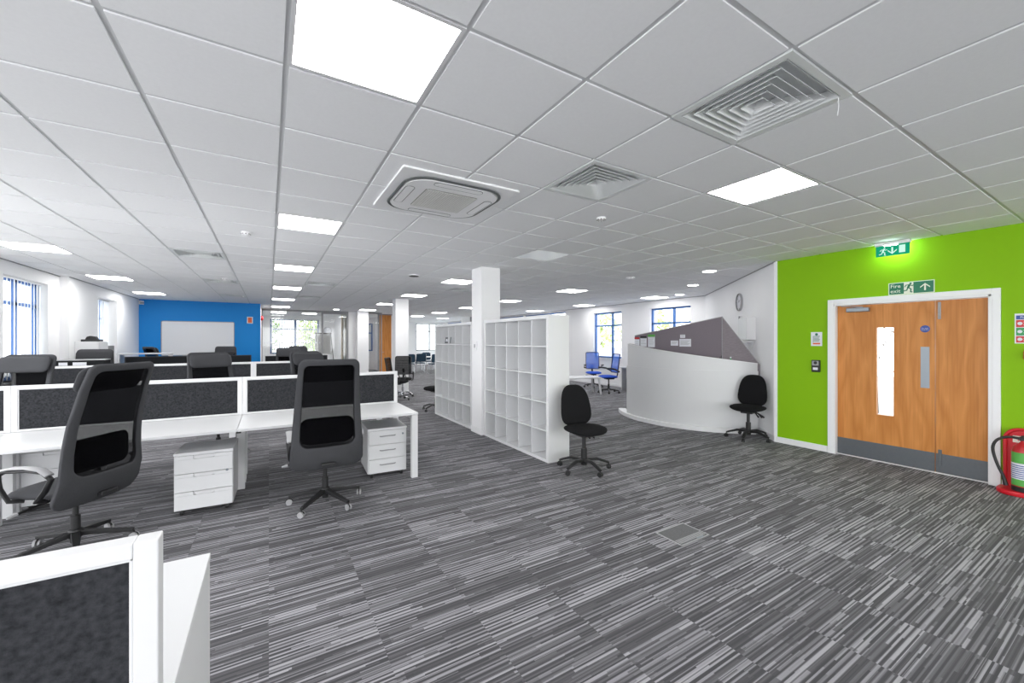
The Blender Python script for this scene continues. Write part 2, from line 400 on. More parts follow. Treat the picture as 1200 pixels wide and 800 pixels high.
m.box(8.1, 9.95, 25.4, 25.6, 2.65, CE+0.03); m.box(4.9, 8.1, 25.4, 25.6, 0, CE+0.03); m.box(8.1, 9.95, 25.4, 25.6, 0, 0.9); m.box(9.95, 10.3, 25.4, 25.6, 0, CE+0.03)
struct(m.build('wall_conference_back', WHITE), 'white far wall behind the conference tables', 'wall')
m = MB(); m.box(8.4, 10.1, 18.9, 19.0, 0, CE+0.03)
struct(m.build('wall_conference_right', WHITE), 'white partition at the far right end', 'wall')
m = MB(); m.box(4.86, 4.98, 19.0, 25.4, 0, CE+0.03)
struct(m.build('wall_conference_left', WHITE), 'white side wall of the conference area', 'wall')
# pillars
def pillar(x0, x1, y0, y1, label):
    m = MB(); m.box(x0, x1, y0, y1, 0, CE+0.005)
    m.box(x0-0.012, x1+0.012, y0-0.012, y1+0.012, 0, 0.10)
    return struct(m.build('pillar', WHITE, bevel=0.003), label, 'pillar')
pillar(2.985, 3.335, 5.93, 6.30, 'white square pillar between the two cube shelving units')
pillar(3.14, 3.52, 11.75, 12.12, 'white square pillar behind the black chair with chrome base')
pillar(3.12, 3.56, 17.5, 17.9, 'white square pillar beside the meeting room glass')
# dark strips at the wall heads, coloured to stand for the shadow gap
m = MB(); m.box(XL-0.0, XL+0.02, 8.2, 10.9, CE-0.012, CE+0.006); m.box(XL2, XL2+0.02, 10.9, YB, CE-0.012, CE+0.006)
struct(m.build('shadow_gap_left', SHADOWGAP_FRAME), 'dark strip painted as the shadow gap where the left wall meets the ceiling', 'trim')
m = MB(); m.box(0, dgl, 0, 0.02, CE-0.012, CE+0.006, dm); m.box(XR-0.02, XR, 6.6, 25, CE-0.012, CE+0.006)
struct(m.build('shadow_gap_right', SHADOWGAP_FRAME), 'dark strip painted as the shadow gap where the white right walls meet the ceiling', 'trim')
# baseboards
m = MB()
for y0, y1 in ((2.545, 3.2), (-0.9, 0.99)): m.box(XG-0.018, XG, y0, y1, 0, 0.085)
struct(m.build('baseboard_right', TRIM, bevel=0.004), 'white skirting along the green wall', 'baseboard')
m = MB(); m.box(0.0, dgl-0.05, 0, 0.018, 0, 0.085, dm)
struct(m.build('baseboard_diagonal', TRIM, bevel=0.004), 'white skirting along the diagonal wall', 'baseboard')
m = MB(); m.box(XR-0.018, XR, 6.7, 25, 0, 0.09)
struct(m.build('baseboard_far_right', TRIM, bevel=0.004), 'white skirting along the far right wall', 'baseboard')
m = MB(); m.box(XL2, -0.24, YB-0.018, YB, 0, 0.09)
struct(m.build('baseboard_back', TRIM, bevel=0.004), 'white skirting along the blue wall', 'baseboard')

# windows ------------------------------------------------------------
def window(name, label, x, y0, y1, z0, z1, inner, mull, transom, wid=0.055):
    """window in a wall of constant X; x = frame plane, inner = room face of the wall"""
    w = struct(thing(name, label, 'window', (x, 0, 0)), label, 'window')
    m = MB(); d = 0.03
    for y in (y0+wid/2, y1-wid/2): m.box(-d, d, y-wid/2, y+wid/2, z0, z1)
    for z in (z0+wid/2, z1-wid/2): m.box(-d, d, y0, y1, z-wid/2, z+wid/2)
    for y in mull: m.box(-d, d, y-wid*0.65, y+wid*0.65, z0, z1)
    m.box(-d, d, y0, y1, transom-wid*0.5, transom+wid*0.5)
    m.build('window_frame', WINBLUE, w, bevel=0.004)
    m = MB(); m.box(-0.004, 0.004, y0+0.02, y1-0.02, z0+0.02, z1-0.02); m.build('pane', GLASS, w)
    s = 1 if inner > x else -1
    m = MB(); a, b = sorted((s*0.03, (inner-x)+s*0.03)); m.box(a, b, y0-0.02, y1+0.02, z0-0.03, z0); m.build('window_sill', TRIM, w, bevel=0.005)
    return w
window('window_1', 'blue framed window nearest on the left wall', XL-0.17, 9.03, 10.45, WZ0, WZ1, XL, [9.78], 2.15)
window('window_2', 'blue framed window on the left wall close to the blue wall', XL-0.17, 12.42, 13.72, WZ0, 2.53, XL2, [13.07], 2.08)
window('window_3', 'blue framed window behind the blue mesh chairs', XR+0.10, 9.64, 10.98, 0.95, 2.53, XR, [10.12], 2.07)
window('window_4', 'blue framed window seen above the reception counter', XR+0.10, 7.06, 8.46, 0.95, 2.53, XR, [7.66], 2.07)
for q, (a_, b_) in enumerate(((12.6, 15.6), (15.7, 18.7), (19.2, 22.0), (22.2, 25.0))):  # extra glazing added to bring daylight to the far ceiling
    window('window_%d' % (9+q), 'extra window added for daylight in the far right wall beyond the shelving, number %d from us' % (q+1), XR+0.10, a_, b_, 0.3, 2.7, XR, [(a_+b_)/2], 2.07)
def window_x(name, label, y, x0, x1, z0, z1, mull, transom, fm, wid=0.06):
    w = struct(thing(name, label, 'window', (0, y, 0)), label, 'window')
    m = MB(); d = 0.03
    for x in (x0+wid/2, x1-wid/2): m.box(x-wid/2, x+wid/2, -d, d, z0, z1)
    for z in (z0+wid/2, z1-wid/2): m.box(x0, x1, -d, d, z-wid/2, z+wid/2)
    for x in mull: m.box(x-wid*0.7, x+wid*0.7, -d, d, z0, z1)
    m.box(x0, x1, -d, d, transom-wid/2, transom+wid/2)
    m.build('window_frame', fm, w)
    m = MB(); m.box(x0+.02, x1-.02, -0.004, 0.004, z0+.02, z1-.02); m.build('pane', GLASS, w); return w
window_x('window_6', 'window with vertical blinds in the rear of the meeting room', 22.5, 0.05, 2.15, 0.92, 2.6, [1.1], 2.1, WINBLUE)
window_x('window_7', 'long pale window behind the conference tables', 25.5, 8.1, 9.95, 0.9, 2.65, [9.0], 2.15, mat('grey_frame', (0.3, 0.33, 0.36), 0.5))

def blind(label, axis, c, p0, p1, z0, z1, n, ang, head=True):
    """vertical blind: slats hanging from a head rail. axis 'Y' = slats spaced along Y at X=c"""
    b = thing('vertical_blind', label, 'blind', (0, 0, 0))
    m = MB()
    for k in range(n):
        p = p0+(p1-p0)*(k+0.5)/n
        mt = Matrix.Translation((c, p, 0) if axis == 'Y' else (p, c, 0)) @ Matrix.Rotation(math.radians(ang+random.uniform(-4, 4)), 4, 'Z')
        m.box(-0.044, 0.044, -0.001, 0.001, z0, z1-0.03, mt)
    m.build('slats', BLIND, b)
    m = MB()
    if axis == 'Y': m.box(c-0.02, c+0.02, p0, p1, z1-0.03, z1)
    else: m.box(p0, p1, c-0.02, c+0.02, z1-0.03, z1)
    m.build('head_rail', TRIM, b); return b
blind('white vertical blind in the left wall window nearest the pier', 'Y', XL-0.07, 9.06, 10.42, WZ0+0.01, WZ1, 13, 117)
blind('white vertical blind in the window nearest the blue wall', 'Y', XL-0.02, 12.44, 13.70, WZ0+0.01, 2.53, 12, 112)
blind('white vertical blind open across the meeting room window', 'X', 22.3, 0.08, 2.12, 0.95, 2.6, 20, 62)
blind('white vertical blind across the conference room window', 'X', 25.25, 8.15, 9.9, 0.95, 2.62, 18, 55)

# double door ------------------------------------------------------------
door = struct(thing('door_1', 'double oak doors with steel kick plates in the green wall', 'door', (XG, 0, 0)), 'double oak doors with steel kick plates in the green wall', 'door')
m = MB()
for y0, y1 in ((DY0-0.06, DY0), (DY1, DY1+0.06)): m.box(-0.03, 0.0, y0, y1, 0, DZ+0.06)
m.box(-0.03, 0.0, DY0, DY1, DZ, DZ+0.06)
for y0, y1 in ((DY0-0.001, DY0+0.028), (DY1-0.028, DY1+0.001)): m.box(-0.028, 0.16, y0, y1, 0, DZ)
m.box(-0.028, 0.16, DY0, DY1, DZ-0.028, DZ+0.001)
m.build('door_frame', TRIM, door, bevel=0.004)
LX = 0.045
def leaf(y0, y1, holes):
    m = MB(); z0, z1 = 0.012, DZ-0.032
    if holes:
        ya, yb, za, zb = holes
        m.box(LX, LX+0.045, y0, ya, z0, z1); m.box(LX, LX+0.045, yb, y1, z0, z1); m.box(LX, LX+0.045, ya, yb, z0, za); m.box(LX, LX+0.045, ya, yb, zb, z1)
    else: m.box(LX, LX+0.045, y0, y1, z0, z1)
    return m.build('door_leaf', OAK, door)
YM = 1.50
VP = (1.868, 2.035, 0.60, 1.715)
l1 = leaf(YM+0.003, DY1-0.03, VP); l2 = leaf(DY0+0.03, YM-0.003, None)
m = MB(); ya, yb, za, zb = VP; w = 0.014
m.box(LX-0.006, LX, ya-w, ya, za-w, zb+w); m.box(LX-0.006, LX, yb, yb+w, za-w, zb+w); m.box(LX-0.006, LX, ya, yb, za-w, za); m.box(LX-0.006, LX, ya, yb, zb, zb+w)
m.build('bead', OAK, l1)
m = MB(); m.box(LX+0.018, LX+0.026, ya, yb, za, zb); m.build('vision_panel', GLASS, l1)['label'] = 'clear glass vision panel'
for l, y0, y1 in ((l1, YM+0.012, DY1-0.035), (l2, DY0+0.035, YM-0.012)):
    m = MB(); m.box(LX-0.002, LX, y0-0.008, y1+0.008, 0.012, 0.232); m.build('kick_plate', KICK, l)
m = MB(); m.box(LX-0.003, LX, 1.548, 1.625, 0.985, 1.475); m.build('push_plate', STEEL, l1, bevel=0.002)
m = MB(); m.cyl((LX-0.004, 1.586, 1.69), (LX, 1.586, 1.69), 0.042, n=24); dsc = m.build('fire_door_disc', SIGNBLUE, l1); dsc['label'] = 'round blue fire door disc'
text_part('Fire door', 0.016, PAPER, dsc, frame_at((LX-0.005, 1.586, 1.697), (0,-1,0), (-1,0,0)))
text_part('keep shut', 0.016, PAPER, dsc, frame_at((LX-0.005, 1.586, 1.680), (0,-1,0), (-1,0,0)))
m = MB(); m.box(LX-0.055, LX, 2.10, 2.34, 1.93, 1.985); c_ = m.build('door_closer', STEEL, l1, bevel=0.008)
m = MB(); m.bar((LX-0.05, 2.16, 1.99), (LX-0.02, 2.40, 2.012), 0.02, 0.008); m.bar((LX-0.05, 2.16, 1.99), (LX-0.10, 2.22, 1.99), 0.018, 0.008); m.build('closer_arm', STEEL, c_)
m = MB(); m.box(LX-0.012, LX, 1.452, 1.478, 1.80, 2.0); m.box(LX-0.022, LX, 1.458, 1.472, 1.83, 1.86); m.build('flush_bolt', GREYPL, l2, bevel=0.003)
m = MB(); m.box(LX-0.012, LX, 1.445, 1.475, 0.10, 0.28); m.build('floor_bolt', KICK, l2, bevel=0.003)
m = MB(); m.box(0.03, 0.10, DY0, DY1, 0.0, 0.008); m.build('light_gap_threshold', TRIM, door)  # coloured white to paint the light leaking under the doors

# ================================================================== CEILING FITTINGS
LL = {(0,0):'large bright square ceiling light at top left nearest the camera', (0,5):'second square ceiling light in the column above the desk rows',
 (0,10):'third square ceiling light in the column above the desk rows', (0,15):'fourth square ceiling light in the column above the desk rows',
 (0,20):'fifth square ceiling light in the column above the desk rows', (0,25):'sixth and farthest ceiling light just before the meeting room glass',
 (-5,5):'square ceiling light above the nearest left window', (-5,10):'square ceiling light cut by the left photo edge above the left wall', (-5,15):'second square ceiling light along the left window wall',
 (-5,20):'square ceiling light at the corner of left wall and blue wall', (5,0):'bright square ceiling light at upper right nearest the green wall',
 (5,10):'square ceiling light just left of the shelving pillar head', (5,15):'square ceiling light just right of the head of the middle pillar',
 (5,20):'square ceiling light left of the middle pillar head', (5,25):'small far ceiling light by the head of the farthest pillar',
 (10,10):'square ceiling light right of the shelving pillar above the cube shelves', (10,15):'square ceiling light emerging from behind the shelving pillar',
 (10,20):'small square ceiling light left of the shelving pillar in the distance', (10,25):'far ceiling light over the opening to the conference tables',
 (10,30):'very distant ceiling light above the conference tables', (10,35):'most distant ceiling light near the conference window',
 (0,31):'ceiling light inside the meeting room at left', (2,31):'ceiling light inside the meeting room at right', (5,31):'added ceiling light brightening the room behind the farthest pillar', (13,32):'ceiling light at the far right above the conference window',  # the one behind the farthest pillar is added to lighten that room
 (15,10):'square ceiling light nearest the diagonal wall beside the round downlights', (15,15):'square ceiling light above the far right window wall',
 (15,20):'distant square ceiling light just above the cube shelving top', (5,5):'unlit square panel set in the ceiling near the shelving pillar'}
proto = None
for (i, j), lab in sorted(LL.items(), key=lambda k: (k[0][1], k[0][0])):
    x0, y0 = GX0+i*GS, GY0+j*GS; c = (x0+GS/2, y0+GS/2, CE)
    if proto is None:
        proto = thing('ceiling_light', lab, 'ceiling light', c, 0, 'square ceiling light panels'); h = GS/2-0.004
        m = MB(); w = 0.018
        for a in (-1, 1):
            m.box(min(a*h, a*(h-w)), max(a*h, a*(h-w)), -h, h, 0.0, 0.03); m.box(-h+w, h-w, min(a*h, a*(h-w)), max(a*h, a*(h-w)), 0.0, 0.03)
        m.build('light_frame', WHITEMET, proto)
        m = MB(); m.box(-h+w, h-w, -h+w, h-w, 0.004, 0.012); m.build('diffuser', LAMP, proto)
        continue
    if (i, j) == (5, 5):
        p = thing('ceiling_light', lab, 'ceiling light', c)
        m = MB()
        for a in (-1, 1):
            m.box(min(a*h, a*(h-w)), max(a*h, a*(h-w)), -h, h, 0.0, 0.03); m.box(-h+w, h-w, min(a*h, a*(h-w)), max(a*h, a*(h-w)), 0.0, 0.03)
        m.build('light_frame', WHITEMET, p)
        m = MB(); m.box(-h+w, h-w, -h+w, h-w, 0.004, 0.012); m.build('diffuser', LAMPOFF, p)
        continue
    p = copy_tree(proto); p.location = c; p['label'] = lab
for (x, y), lab in (((6.60, 4.27), 'nearest and largest round downlight by the diagonal wall'), ((7.95, 5.53), 'middle round downlight by the diagonal wall'), ((9.27, 6.84), 'farthest round downlight by the diagonal wall'), ((2.25, 17.0), 'small round downlight before the meeting room door')):
    p = thing('downlight', lab, 'ceiling light', (x, y, CE), 0, 'round downlights')
    m = MB(); m.lathe([(0.10, 0.0), (0.125, -0.006), (0.13, 0.0)], n=32, cap=False); m.build('trim_ring', WHITEMET, p, smooth=True)
    m = MB(); m.lathe([(0.105, -0.004), (0.09, -0.009), (0.02, -0.010)], n=32); m.build('diffuser', LAMP, p)

def make_vent(lab, c):
    p = thing('air_vent', lab, 'air vent', c, 0, 'square four-way ceiling vents'); h = GS/2-0.004
    m = MB(); m.box(-h, h, -h, h, 0.05, 0.055); m.build('dark_backing', DARKVOID, p)
    m = MB(); w = 0.035
    for k in range(4):
        r = Matrix.Rotation(k*PI/2, 4, 'Z')
        m.prism([(-h, -h), (h, -h), (h-w, -h+w), (-h+w, -h+w)], 0.006, r, -0.004)
        m.prism([(-h, -h), (h, -h), (h, -h+0.003), (-h, -h+0.003)], 0.045, r, -0.002)
    m.build('vent_frame', VENTMET, p)
    for k in range(4):                       # four louvre banks, mitred at the diagonals
        r = Matrix.Rotation(k*PI/2, 4, 'Z'); m = MB()
        for q in range(6):
            a = h-0.040-q*0.040; b = a-0.034
            if b < 0.015: break
            z0, z1, th = -0.004, 0.032, 0.0025
            pts = [(-a, -a, z0), (a, -a, z0), (b, -b, z1), (-b, -b, z1)]
            lo = [m.v(r @ Vector(q_)) for q_ in pts]; hi = [m.v(r @ Vector((q_[0], q_[1]+0.0, q_[2]+th))) for q_ in pts]
            m.face(lo); m.face(hi[::-1])
            for s_ in range(4): m.face([lo[s_], lo[(s_+1)%4], hi[(s_+1)%4], hi[s_]])
        m.build('louvre_bank', VENTMET, p)
    return p
VL = {(3,-1):'large square louvred vent at top right nearest the camera', (3,1):'square louvred vent right of the ceiling air conditioner', (-2,9):'square louvred vent above the rear desk rows on the left',
 (-2,14):'second louvred vent on the left, behind the first', (-2,19):'farthest louvred vent close to the blue wall', (1,13):'narrow looking vent right of the third ceiling light',
 (1,18):'distant vent above the way to the meeting room', (6,12):'louvred vent seen left of the shelving pillar head'}
vp = None
for (i, j), lab in VL.items():
    c = (GX0+i*GS+GS/2, GY0+j*GS+GS/2, CE)
    if vp is None: vp = make_vent(lab, c)
    else: q = copy_tree(vp); q.location = c; q['label'] = lab
p = thing('pull_cord', 'thin white cord hanging from the corner of the top right vent', 'cord', (2.43, 0.885, CE))
m = MB(); m.tube([(0, 0, 0), (0.003, 0, -0.05), (0.0, 0.004, -0.09)], 0.0018, 6); m.build('cord', TRIM, p)
# ceiling cassette air conditioner
ac = thing('air_conditioner', 'white ceiling cassette air conditioner with square grille', 'air conditioner', (1.266, 3.235, CE))
H = 0.475; m = MB(); m.prism(rrect(2*H, 2*H, 0.02, 3), 0.016, None, -0.016); m.build('panel', TRIM, ac, bevel=0.006)
m = MB(); m.tube([(x, y, -0.024) for x, y in rrect(0.80, 0.80, 0.19, 8)], (0.012, 0.006), 8, True, flat=(1, 0, 0)); m.build('air_groove', ACDARK, ac)
m = MB(); m.prism(rrect(0.765, 0.765, 0.18, 8), 0.006, None, -0.034); m.build('fascia', TRIM, ac)
m = MB(); m.prism(rrect(0.44, 0.44, 0.02, 3), 0.004, None, -0.037); gr = m.build('grille', ACGRILLE, ac)
m = MB()
for k in range(22):
    q = -0.205+k*0.41/21; m.box(q-0.0045, q+0.0045, -0.215, 0.215, -0.0405, -0.037); m.box(-0.215, 0.215, q-0.0045, q+0.0045, -0.0408, -0.037)
m.build('lattice', ACGRILLE2, gr)
for k in range(4):
    r = Matrix.Rotation(k*PI/2, 4, 'Z'); m = MB()
    m.tube([r @ Vector((x, y, -0.0345)) for x, y in rrect(0.40, 0.07, 0.034, 5, 0, -0.335)], 0.0025, 6, True); v_ = m.build('vane', ACDARK, ac)
    m = MB(); m.prism(rrect(0.395, 0.062, 0.03, 5, 0, -0.335), 0.003, r, -0.037); m.build('vane_blade', TRIM, v_)
# detectors and sensors
def detector(x, y, lab, dark=False, r=0.05, hgt=0.04, grp='ceiling detectors'):
    p = thing('smoke_detector', lab, 'smoke detector', (x, y, CE), 0, grp)
    m = MB(); m.lathe([(r, 0.0), (r, -0.012), (r*0.92, -0.018)], n=24); m.build('base', TRIM, p, smooth=True)
    m = MB(); m.lathe([(r*0.8, -0.018), (r*0.86, -0.026), (r*0.6, -hgt), (r*0.2, -hgt-0.004)], n=24); m.build('sensing_head', BLACKPL if dark else TRIM, p, smooth=True)
    m = MB()
    for k in range(8):
        a = k*PI/4; m.cbox((math.cos(a)*r*0.84, math.sin(a)*r*0.84, -0.022), (0.010, 0.010, 0.007))
    m.build('slots', INK, p); return p
detector(-0.22, 5.41, 'white round smoke detector above the second desk row')
detector(2.30, 7.34, 'dark round ceiling sensor right of the column of lights', True, 0.10, 0.03)
detector(-0.75, 9.6, 'small smoke detector near the far left vents')
detector(-0.60, 13.2, 'small ceiling sensor just before the blue wall')
detector(2.81, 2.96, 'small flat ceiling sensor below the middle vent', False, 0.045, 0.02)
detector(5.95, 5.47, 'small white ceiling detector before the round downlights', False, 0.08, 0.035)
detector(6.5, 7.9, 'small detector beside the ceiling light above the shelves', False, 0.06, 0.03)

# ================================================================== WALL ITEMS
GF = lambda y, z, d=-0.001: frame_at((XG-d, y, z), (0, -1, 0), (-1, 0, 0))
def man(m, s, ox, oy, z, mtx=None):
    """running figure, s = height"""
    mt = (mtx or Matrix.Identity(4))
    def P(x, y): return (ox+x*s, oy+y*s)
    def limb(pts, w):
        for (x0, y0), (x1, y1) in zip(pts, pts[1:]):
            a = Vector(P(x0, y0)); b = Vector(P(x1, y1)); d = (b-a).normalized(); n = Vector((-d.y, d.x))*w*s/2; a = a-d*w*s*0.3; b = b+d*w*s*0.3
            m.prism([tuple(a-n), tuple(b-n), tuple(b+n), tuple(a+n)], 0.0008, mt, z)
    m.prism([(P(0.13, 0.40)[0]+0.085*s*math.cos(k*PI/6), P(0.13, 0.40)[1]+0.085*s*math.sin(k*PI/6)) for k in range(12)], 0.0008, mt, z)
    limb([(0.06, 0.27), (-0.04, 0.02)], 0.17)
    limb([(0.08, 0.27), (0.24, 0.17), (0.36, 0.24)], 0.07); limb([(0.02, 0.27), (-0.20, 0.26), (-0.28, 0.10)], 0.07)
    limb([(-0.02, 0.0), (0.16, -0.14), (0.14, -0.42), (0.24, -0.44)], 0.09); limb([(-0.06, 0.0), (-0.14, -0.24), (-0.38, -0.30)], 0.09)
def arrow(m, s, ox, oy, z, down=False):
    k = -1 if down else 1
    f = lambda pts: [(ox+x*s, oy+k*y*s) for x, y in (pts if not down else pts[::-1])]
    m.prism(f([(-0.5, 0.02), (-0.5, -0.14), (0.0, 0.32), (0.0, 0.5)]), 0.0008, None, z)
    m.prism(f([(0.5, -0.14), (0.5, 0.02), (0.0, 0.5), (0.0, 0.32)]), 0.0008, None, z)
    m.prism(f([(-0.09, -0.5), (0.09, -0.5), (0.09, 0.36), (-0.09, 0.36)]), 0.0008, None, z)
# illuminated exit sign hanging at the wall head
s = thing('exit_sign', 'lit green hanging exit sign with running man under the ceiling', 'exit sign', mtx=frame_at((6.50, 1.825, 2.655), (0, -1, 0), (-1, 0, 0)))
m = MB(); m.box(-0.155, 0.155, -0.068, 0.062, -0.006, 0.0); m.build('sign_panel', SIGNGLOW, s)
m = MB(); man(m, 0.10, -0.085, -0.012, 0.0004); arrow(m, 0.085, 0.0, -0.008, 0.0004, True); m.box(0.062, 0.118, -0.045, 0.045, 0.0004, 0.0012); m.build('pictogram', SIGNWHITEGLOW, s)
m = MB(); m.box(-0.165, 0.165, 0.062, 0.10, -0.025, 0.018); m.build('housing', TRIM, s, bevel=0.004)
m = MB(); m.box(-0.07, 0.05, 0.056, 0.062, 0.001, 0.014); m.box(-0.10, 0.10, 0.050, 0.061, -0.024, -0.007); m.build('lamp_strip', SIGNLED, s)
# fire exit sign
s = thing('fire_exit_sign', 'green Fire exit sign with running man and upward arrow', 'sign', mtx=GF(1.70, 2.19))
m = MB(); m.box(-0.205, 0.205, -0.075, 0.075, 0.0, 0.003); m.build('sign_border', SIGNCREAM, s)
m = MB(); m.box(-0.197, -0.062, -0.067, 0.067, 0.0032, 0.0042); m.box(0.024, 0.197, -0.067, 0.067, 0.0032, 0.0042); m.build('green_field', SIGNGREEN, s)
text_part('Fire', 0.062, SIGNCREAM, s, T3(-0.187, 0.030, 0.0048), align='LEFT'); text_part('exit', 0.062, SIGNCREAM, s, T3(-0.187, -0.030, 0.0048), align='LEFT')
m = MB(); man(m, 0.125, -0.018, 0.003, 0.0036); m.build('running_man', SIGNGREEN, s)
m = MB(); arrow(m, 0.085, 0.125, 0.0, 0.0046); m.build('arrow', SIGNCREAM, s)
# small notice + door entry keypad left of the door
s = thing('notice', 'small pale notice card left of the oak doors', 'notice', mtx=GF(2.682, 1.572))
m = MB(); m.box(-0.068, 0.068, -0.098, 0.098, 0, 0.004); m.build('card', PAPER, s)
m = MB(); m.lathe([(0.018, 0.0), (0.018, 0.001)], (0, 0.066, 0.0042), 16); m.box(-0.042, -0.036, -0.05, 0.045, 0.0042, 0.005)
for k in range(6): m.box(-0.03, 0.042-0.006*(k % 3), 0.038-k*0.015, 0.044-k*0.015, 0.0042, 0.005)
m.build('printing', SIGNGREEN, s)
m = MB(); m.box(-0.045, 0.045, -0.075, -0.055, 0.0042, 0.005); m.build('coloured_line', ORANGE, s)
s = thing('door_entry_keypad', 'dark grey door entry reader left of the oak doors', 'keypad', mtx=GF(2.685, 1.19))
m = MB(); m.box(-0.052, 0.052, -0.085, 0.085, 0, 0.03); m.build('housing', BLACKPL, s, bevel=0.008)
m = MB(); m.box(-0.04, 0.04, 0.008, 0.072, 0.0301, 0.032); m.build('face', GREYPL, s)
m = MB(); m.lathe([(0.022, 0), (0.018, 0.008)], (0, 0.045, 0.032), 20); m.build('button', BLACKPL, s)
m = MB(); m.box(-0.03, 0.03, -0.055, -0.02, 0.0301, 0.032); m.build('screen', PAPER, s)
# fire action notice at the right edge
s = thing('fire_action_notice', 'red, green and blue fire action notice at right photo edge', 'notice', mtx=GF(0.80, 1.675))
m = MB(); m.box(-0.105, 0.105, -0.155, 0.155, 0, 0.003); m.build('board', PAPER, s)
for (z0, z1), mt in (((0.095, 0.135), SIGNBLUE), ((0.015, 0.088), SIGNRED), ((-0.072, 0.008), SIGNGREEN2), ((-0.145, -0.08), SIGNRED)):
    m = MB(); m.box(-0.095, 0.095, z0, z1, 0.0032, 0.004); m.build('colour_band', mt, s)
text_part('Fire action', 0.032, PAPER, s, T3(0, 0.115, 0.0048))
for z in (0.065, 0.04, -0.02, -0.045, -0.105, -0.128):
    m = MB(); m.box(-0.045, 0.088, z-0.004, z+0.004, 0.0042, 0.0048); m.build('printed_line', PAPER, s)
m = MB()
for z in (0.052, -0.032, -0.112): m.lathe([(0.017, 0), (0.017, 0.0008)], (-0.07, z, 0.0042), 16)
m.build('symbols', PAPER, s)
s = thing('call_point', 'red break glass call point under the fire action notice', 'call point', mtx=GF(0.80, 1.40))
m = MB(); m.box(-0.045, 0.045, -0.045, 0.045, 0, 0.035); m.build('housing', REDPAINT, s, bevel=0.006)
m = MB(); m.box(-0.028, 0.028, -0.02, 0.02, 0.0352, 0.037); m.build('element', PAPER, s)
# whiteboard
s = thing('whiteboard', 'large white whiteboard mounted on the blue wall', 'whiteboard', mtx=frame_at((-1.85, YB, 1.62), (1, 0, 0), (0, -1, 0)))
m = MB(); m.prism(rrect(1.78, 1.02, 0.03, 4), 0.014, None, 0.001); m.build('board', mat('whiteboard_enamel', (0.80, 0.81, 0.83), 0.3), s)
m = MB(); m.tube([(x, y, 0.012) for x, y in rrect(1.79, 1.03, 0.035, 4)], 0.011, 8, True); m.build('board_frame', GREYPL, s, smooth=True)
m = MB(); m.box(-0.4, 0.4, -0.53, -0.515, 0.01, 0.07); m.build('pen_tray', GREYPL, s)
s = thing('fire_alarm_sounder', 'small orange alarm unit on the blue wall at right', 'alarm', mtx=frame_at((-0.53, YB+0.003, 2.215), (1, 0, 0), (0, -1, 0)))
m = MB(); m.box(-0.08, 0.08, -0.11, 0.11, 0, 0.04); m.build('housing', TRIM, s, bevel=0.006)
m = MB(); m.box(-0.055, 0.055, -0.085, 0.085, 0.041, 0.05); m.build('cover', ORANGE, s, bevel=0.01)
s = thing('security_sensor', 'white corner sensor where the left wall meets the blue wall', 'sensor', (XL2+0.07, YB-0.07, 2.66))
m = MB(); m.prism([(-0.06, 0.06), (0.05, 0.06), (0.03, -0.02), (-0.02, -0.05), (-0.06, -0.04)], 0.11, None, -0.055); m.build('housing', TRIM, s, bevel=0.008)
m = MB(); m.prism([(0.045, 0.03), (0.033, -0.02), (-0.015, -0.05), (-0.005, -0.055), (0.04, -0.025), (0.052, 0.03)], 0.05, None, -0.04); m.build('lens', GREYPL, s)
s = thing('alarm_bell', 'red round alarm bell by the end of the blue wall', 'alarm', mtx=frame_at((-0.24, 17.0, 2.35), (0, -1, 0), (1, 0, 0)))
m = MB(); m.lathe([(0.08, 0), (0.08, 0.03), (0.06, 0.06), (0.02, 0.07)], n=24); m.build('gong', REDPAINT, s, smooth=True)
m = MB(); m.lathe([(0.05, 0.0), (0.05, 0.012)], (0, 0, -0.012), 16); m.build('mounting_plate', TRIM, s)
# clock + cabinet on the diagonal wall
def on_diag(dist, z, off=0.0):
    p = D0+DD*dist+DN*off; p.z = z; return frame_at(p, (-DD.x*-1, -DD.y*-1, 0), (DN.x, DN.y, 0)) if False else frame_at(p, (DD.x, DD.y, 0), (DN.x, DN.y, 0))
def clock(mtx, lab, r=0.16):
    s = thing('wall_clock', lab, 'clock', mtx=mtx)
    m = MB(); m.lathe([(r, 0.0), (r*1.03, 0.02), (r*0.98, 0.04), (r*0.90, 0.036)], n=32, cap=False); m.build('rim', GREYPL, s, smooth=True)
    m = MB(); m.lathe([(r*0.93, 0.0), (r*0.93, 0.02)], n=32); m.build('dial', PAPER, s)
    m = MB()
    for k in range(12):
        rt = Matrix.Rotation(k*PI/6, 4, 'Z'); m.box(-0.004, 0.004, r*0.72, r*0.86, 0.0205, 0.022, rt)
    m.build('hour_marks', INK, s)
    m = MB(); m.box(-0.004, 0.004, -0.01, r*0.5, 0.023, 0.025, Matrix.Rotation(-1.0, 4, 'Z')); m.box(-0.003, 0.003, -0.01, r*0.75, 0.026, 0.028, Matrix.Rotation(0.6, 4, 'Z')); m.build('hands', INK, s)
    return s
def diag_frame(dist, z, off=0.0):
    p = D0+DD*dist+DN*off; return frame_at((p.x, p.y, z), (-DD.x, -DD.y, 0), (DN.x, DN.y, 0))
clock(diag_frame(1.763, 2.30), 'round wall clock on the white diagonal wall', 0.17)
s = thing('wall_cabinet', 'small white cabinet on the diagonal wall beside the green wall', 'cabinet', mtx=diag_frame(1.12, 1.76))
m = MB(); m.box(-0.25, 0.25, -0.20, 0.20, 0, 0.14); m.build('body', TRIM, s, bevel=0.008)
m = MB(); m.box(-0.24, 0.24, -0.19, 0.19, 0.141, 0.152); m.build('door', WHITELAM, s, bevel=0.006)
m = MB(); m.box(-0.22, 0.20, -0.235, -0.215, 0, 0.19); m.box(-0.22, -0.19, -0.36, -0.235, 0, 0.012); m.prism([(0.0, -0.235), (0.2, -0.235), (0.05, -0.36)], 0.02); m.build('bracket_shelf', TRIM, s)
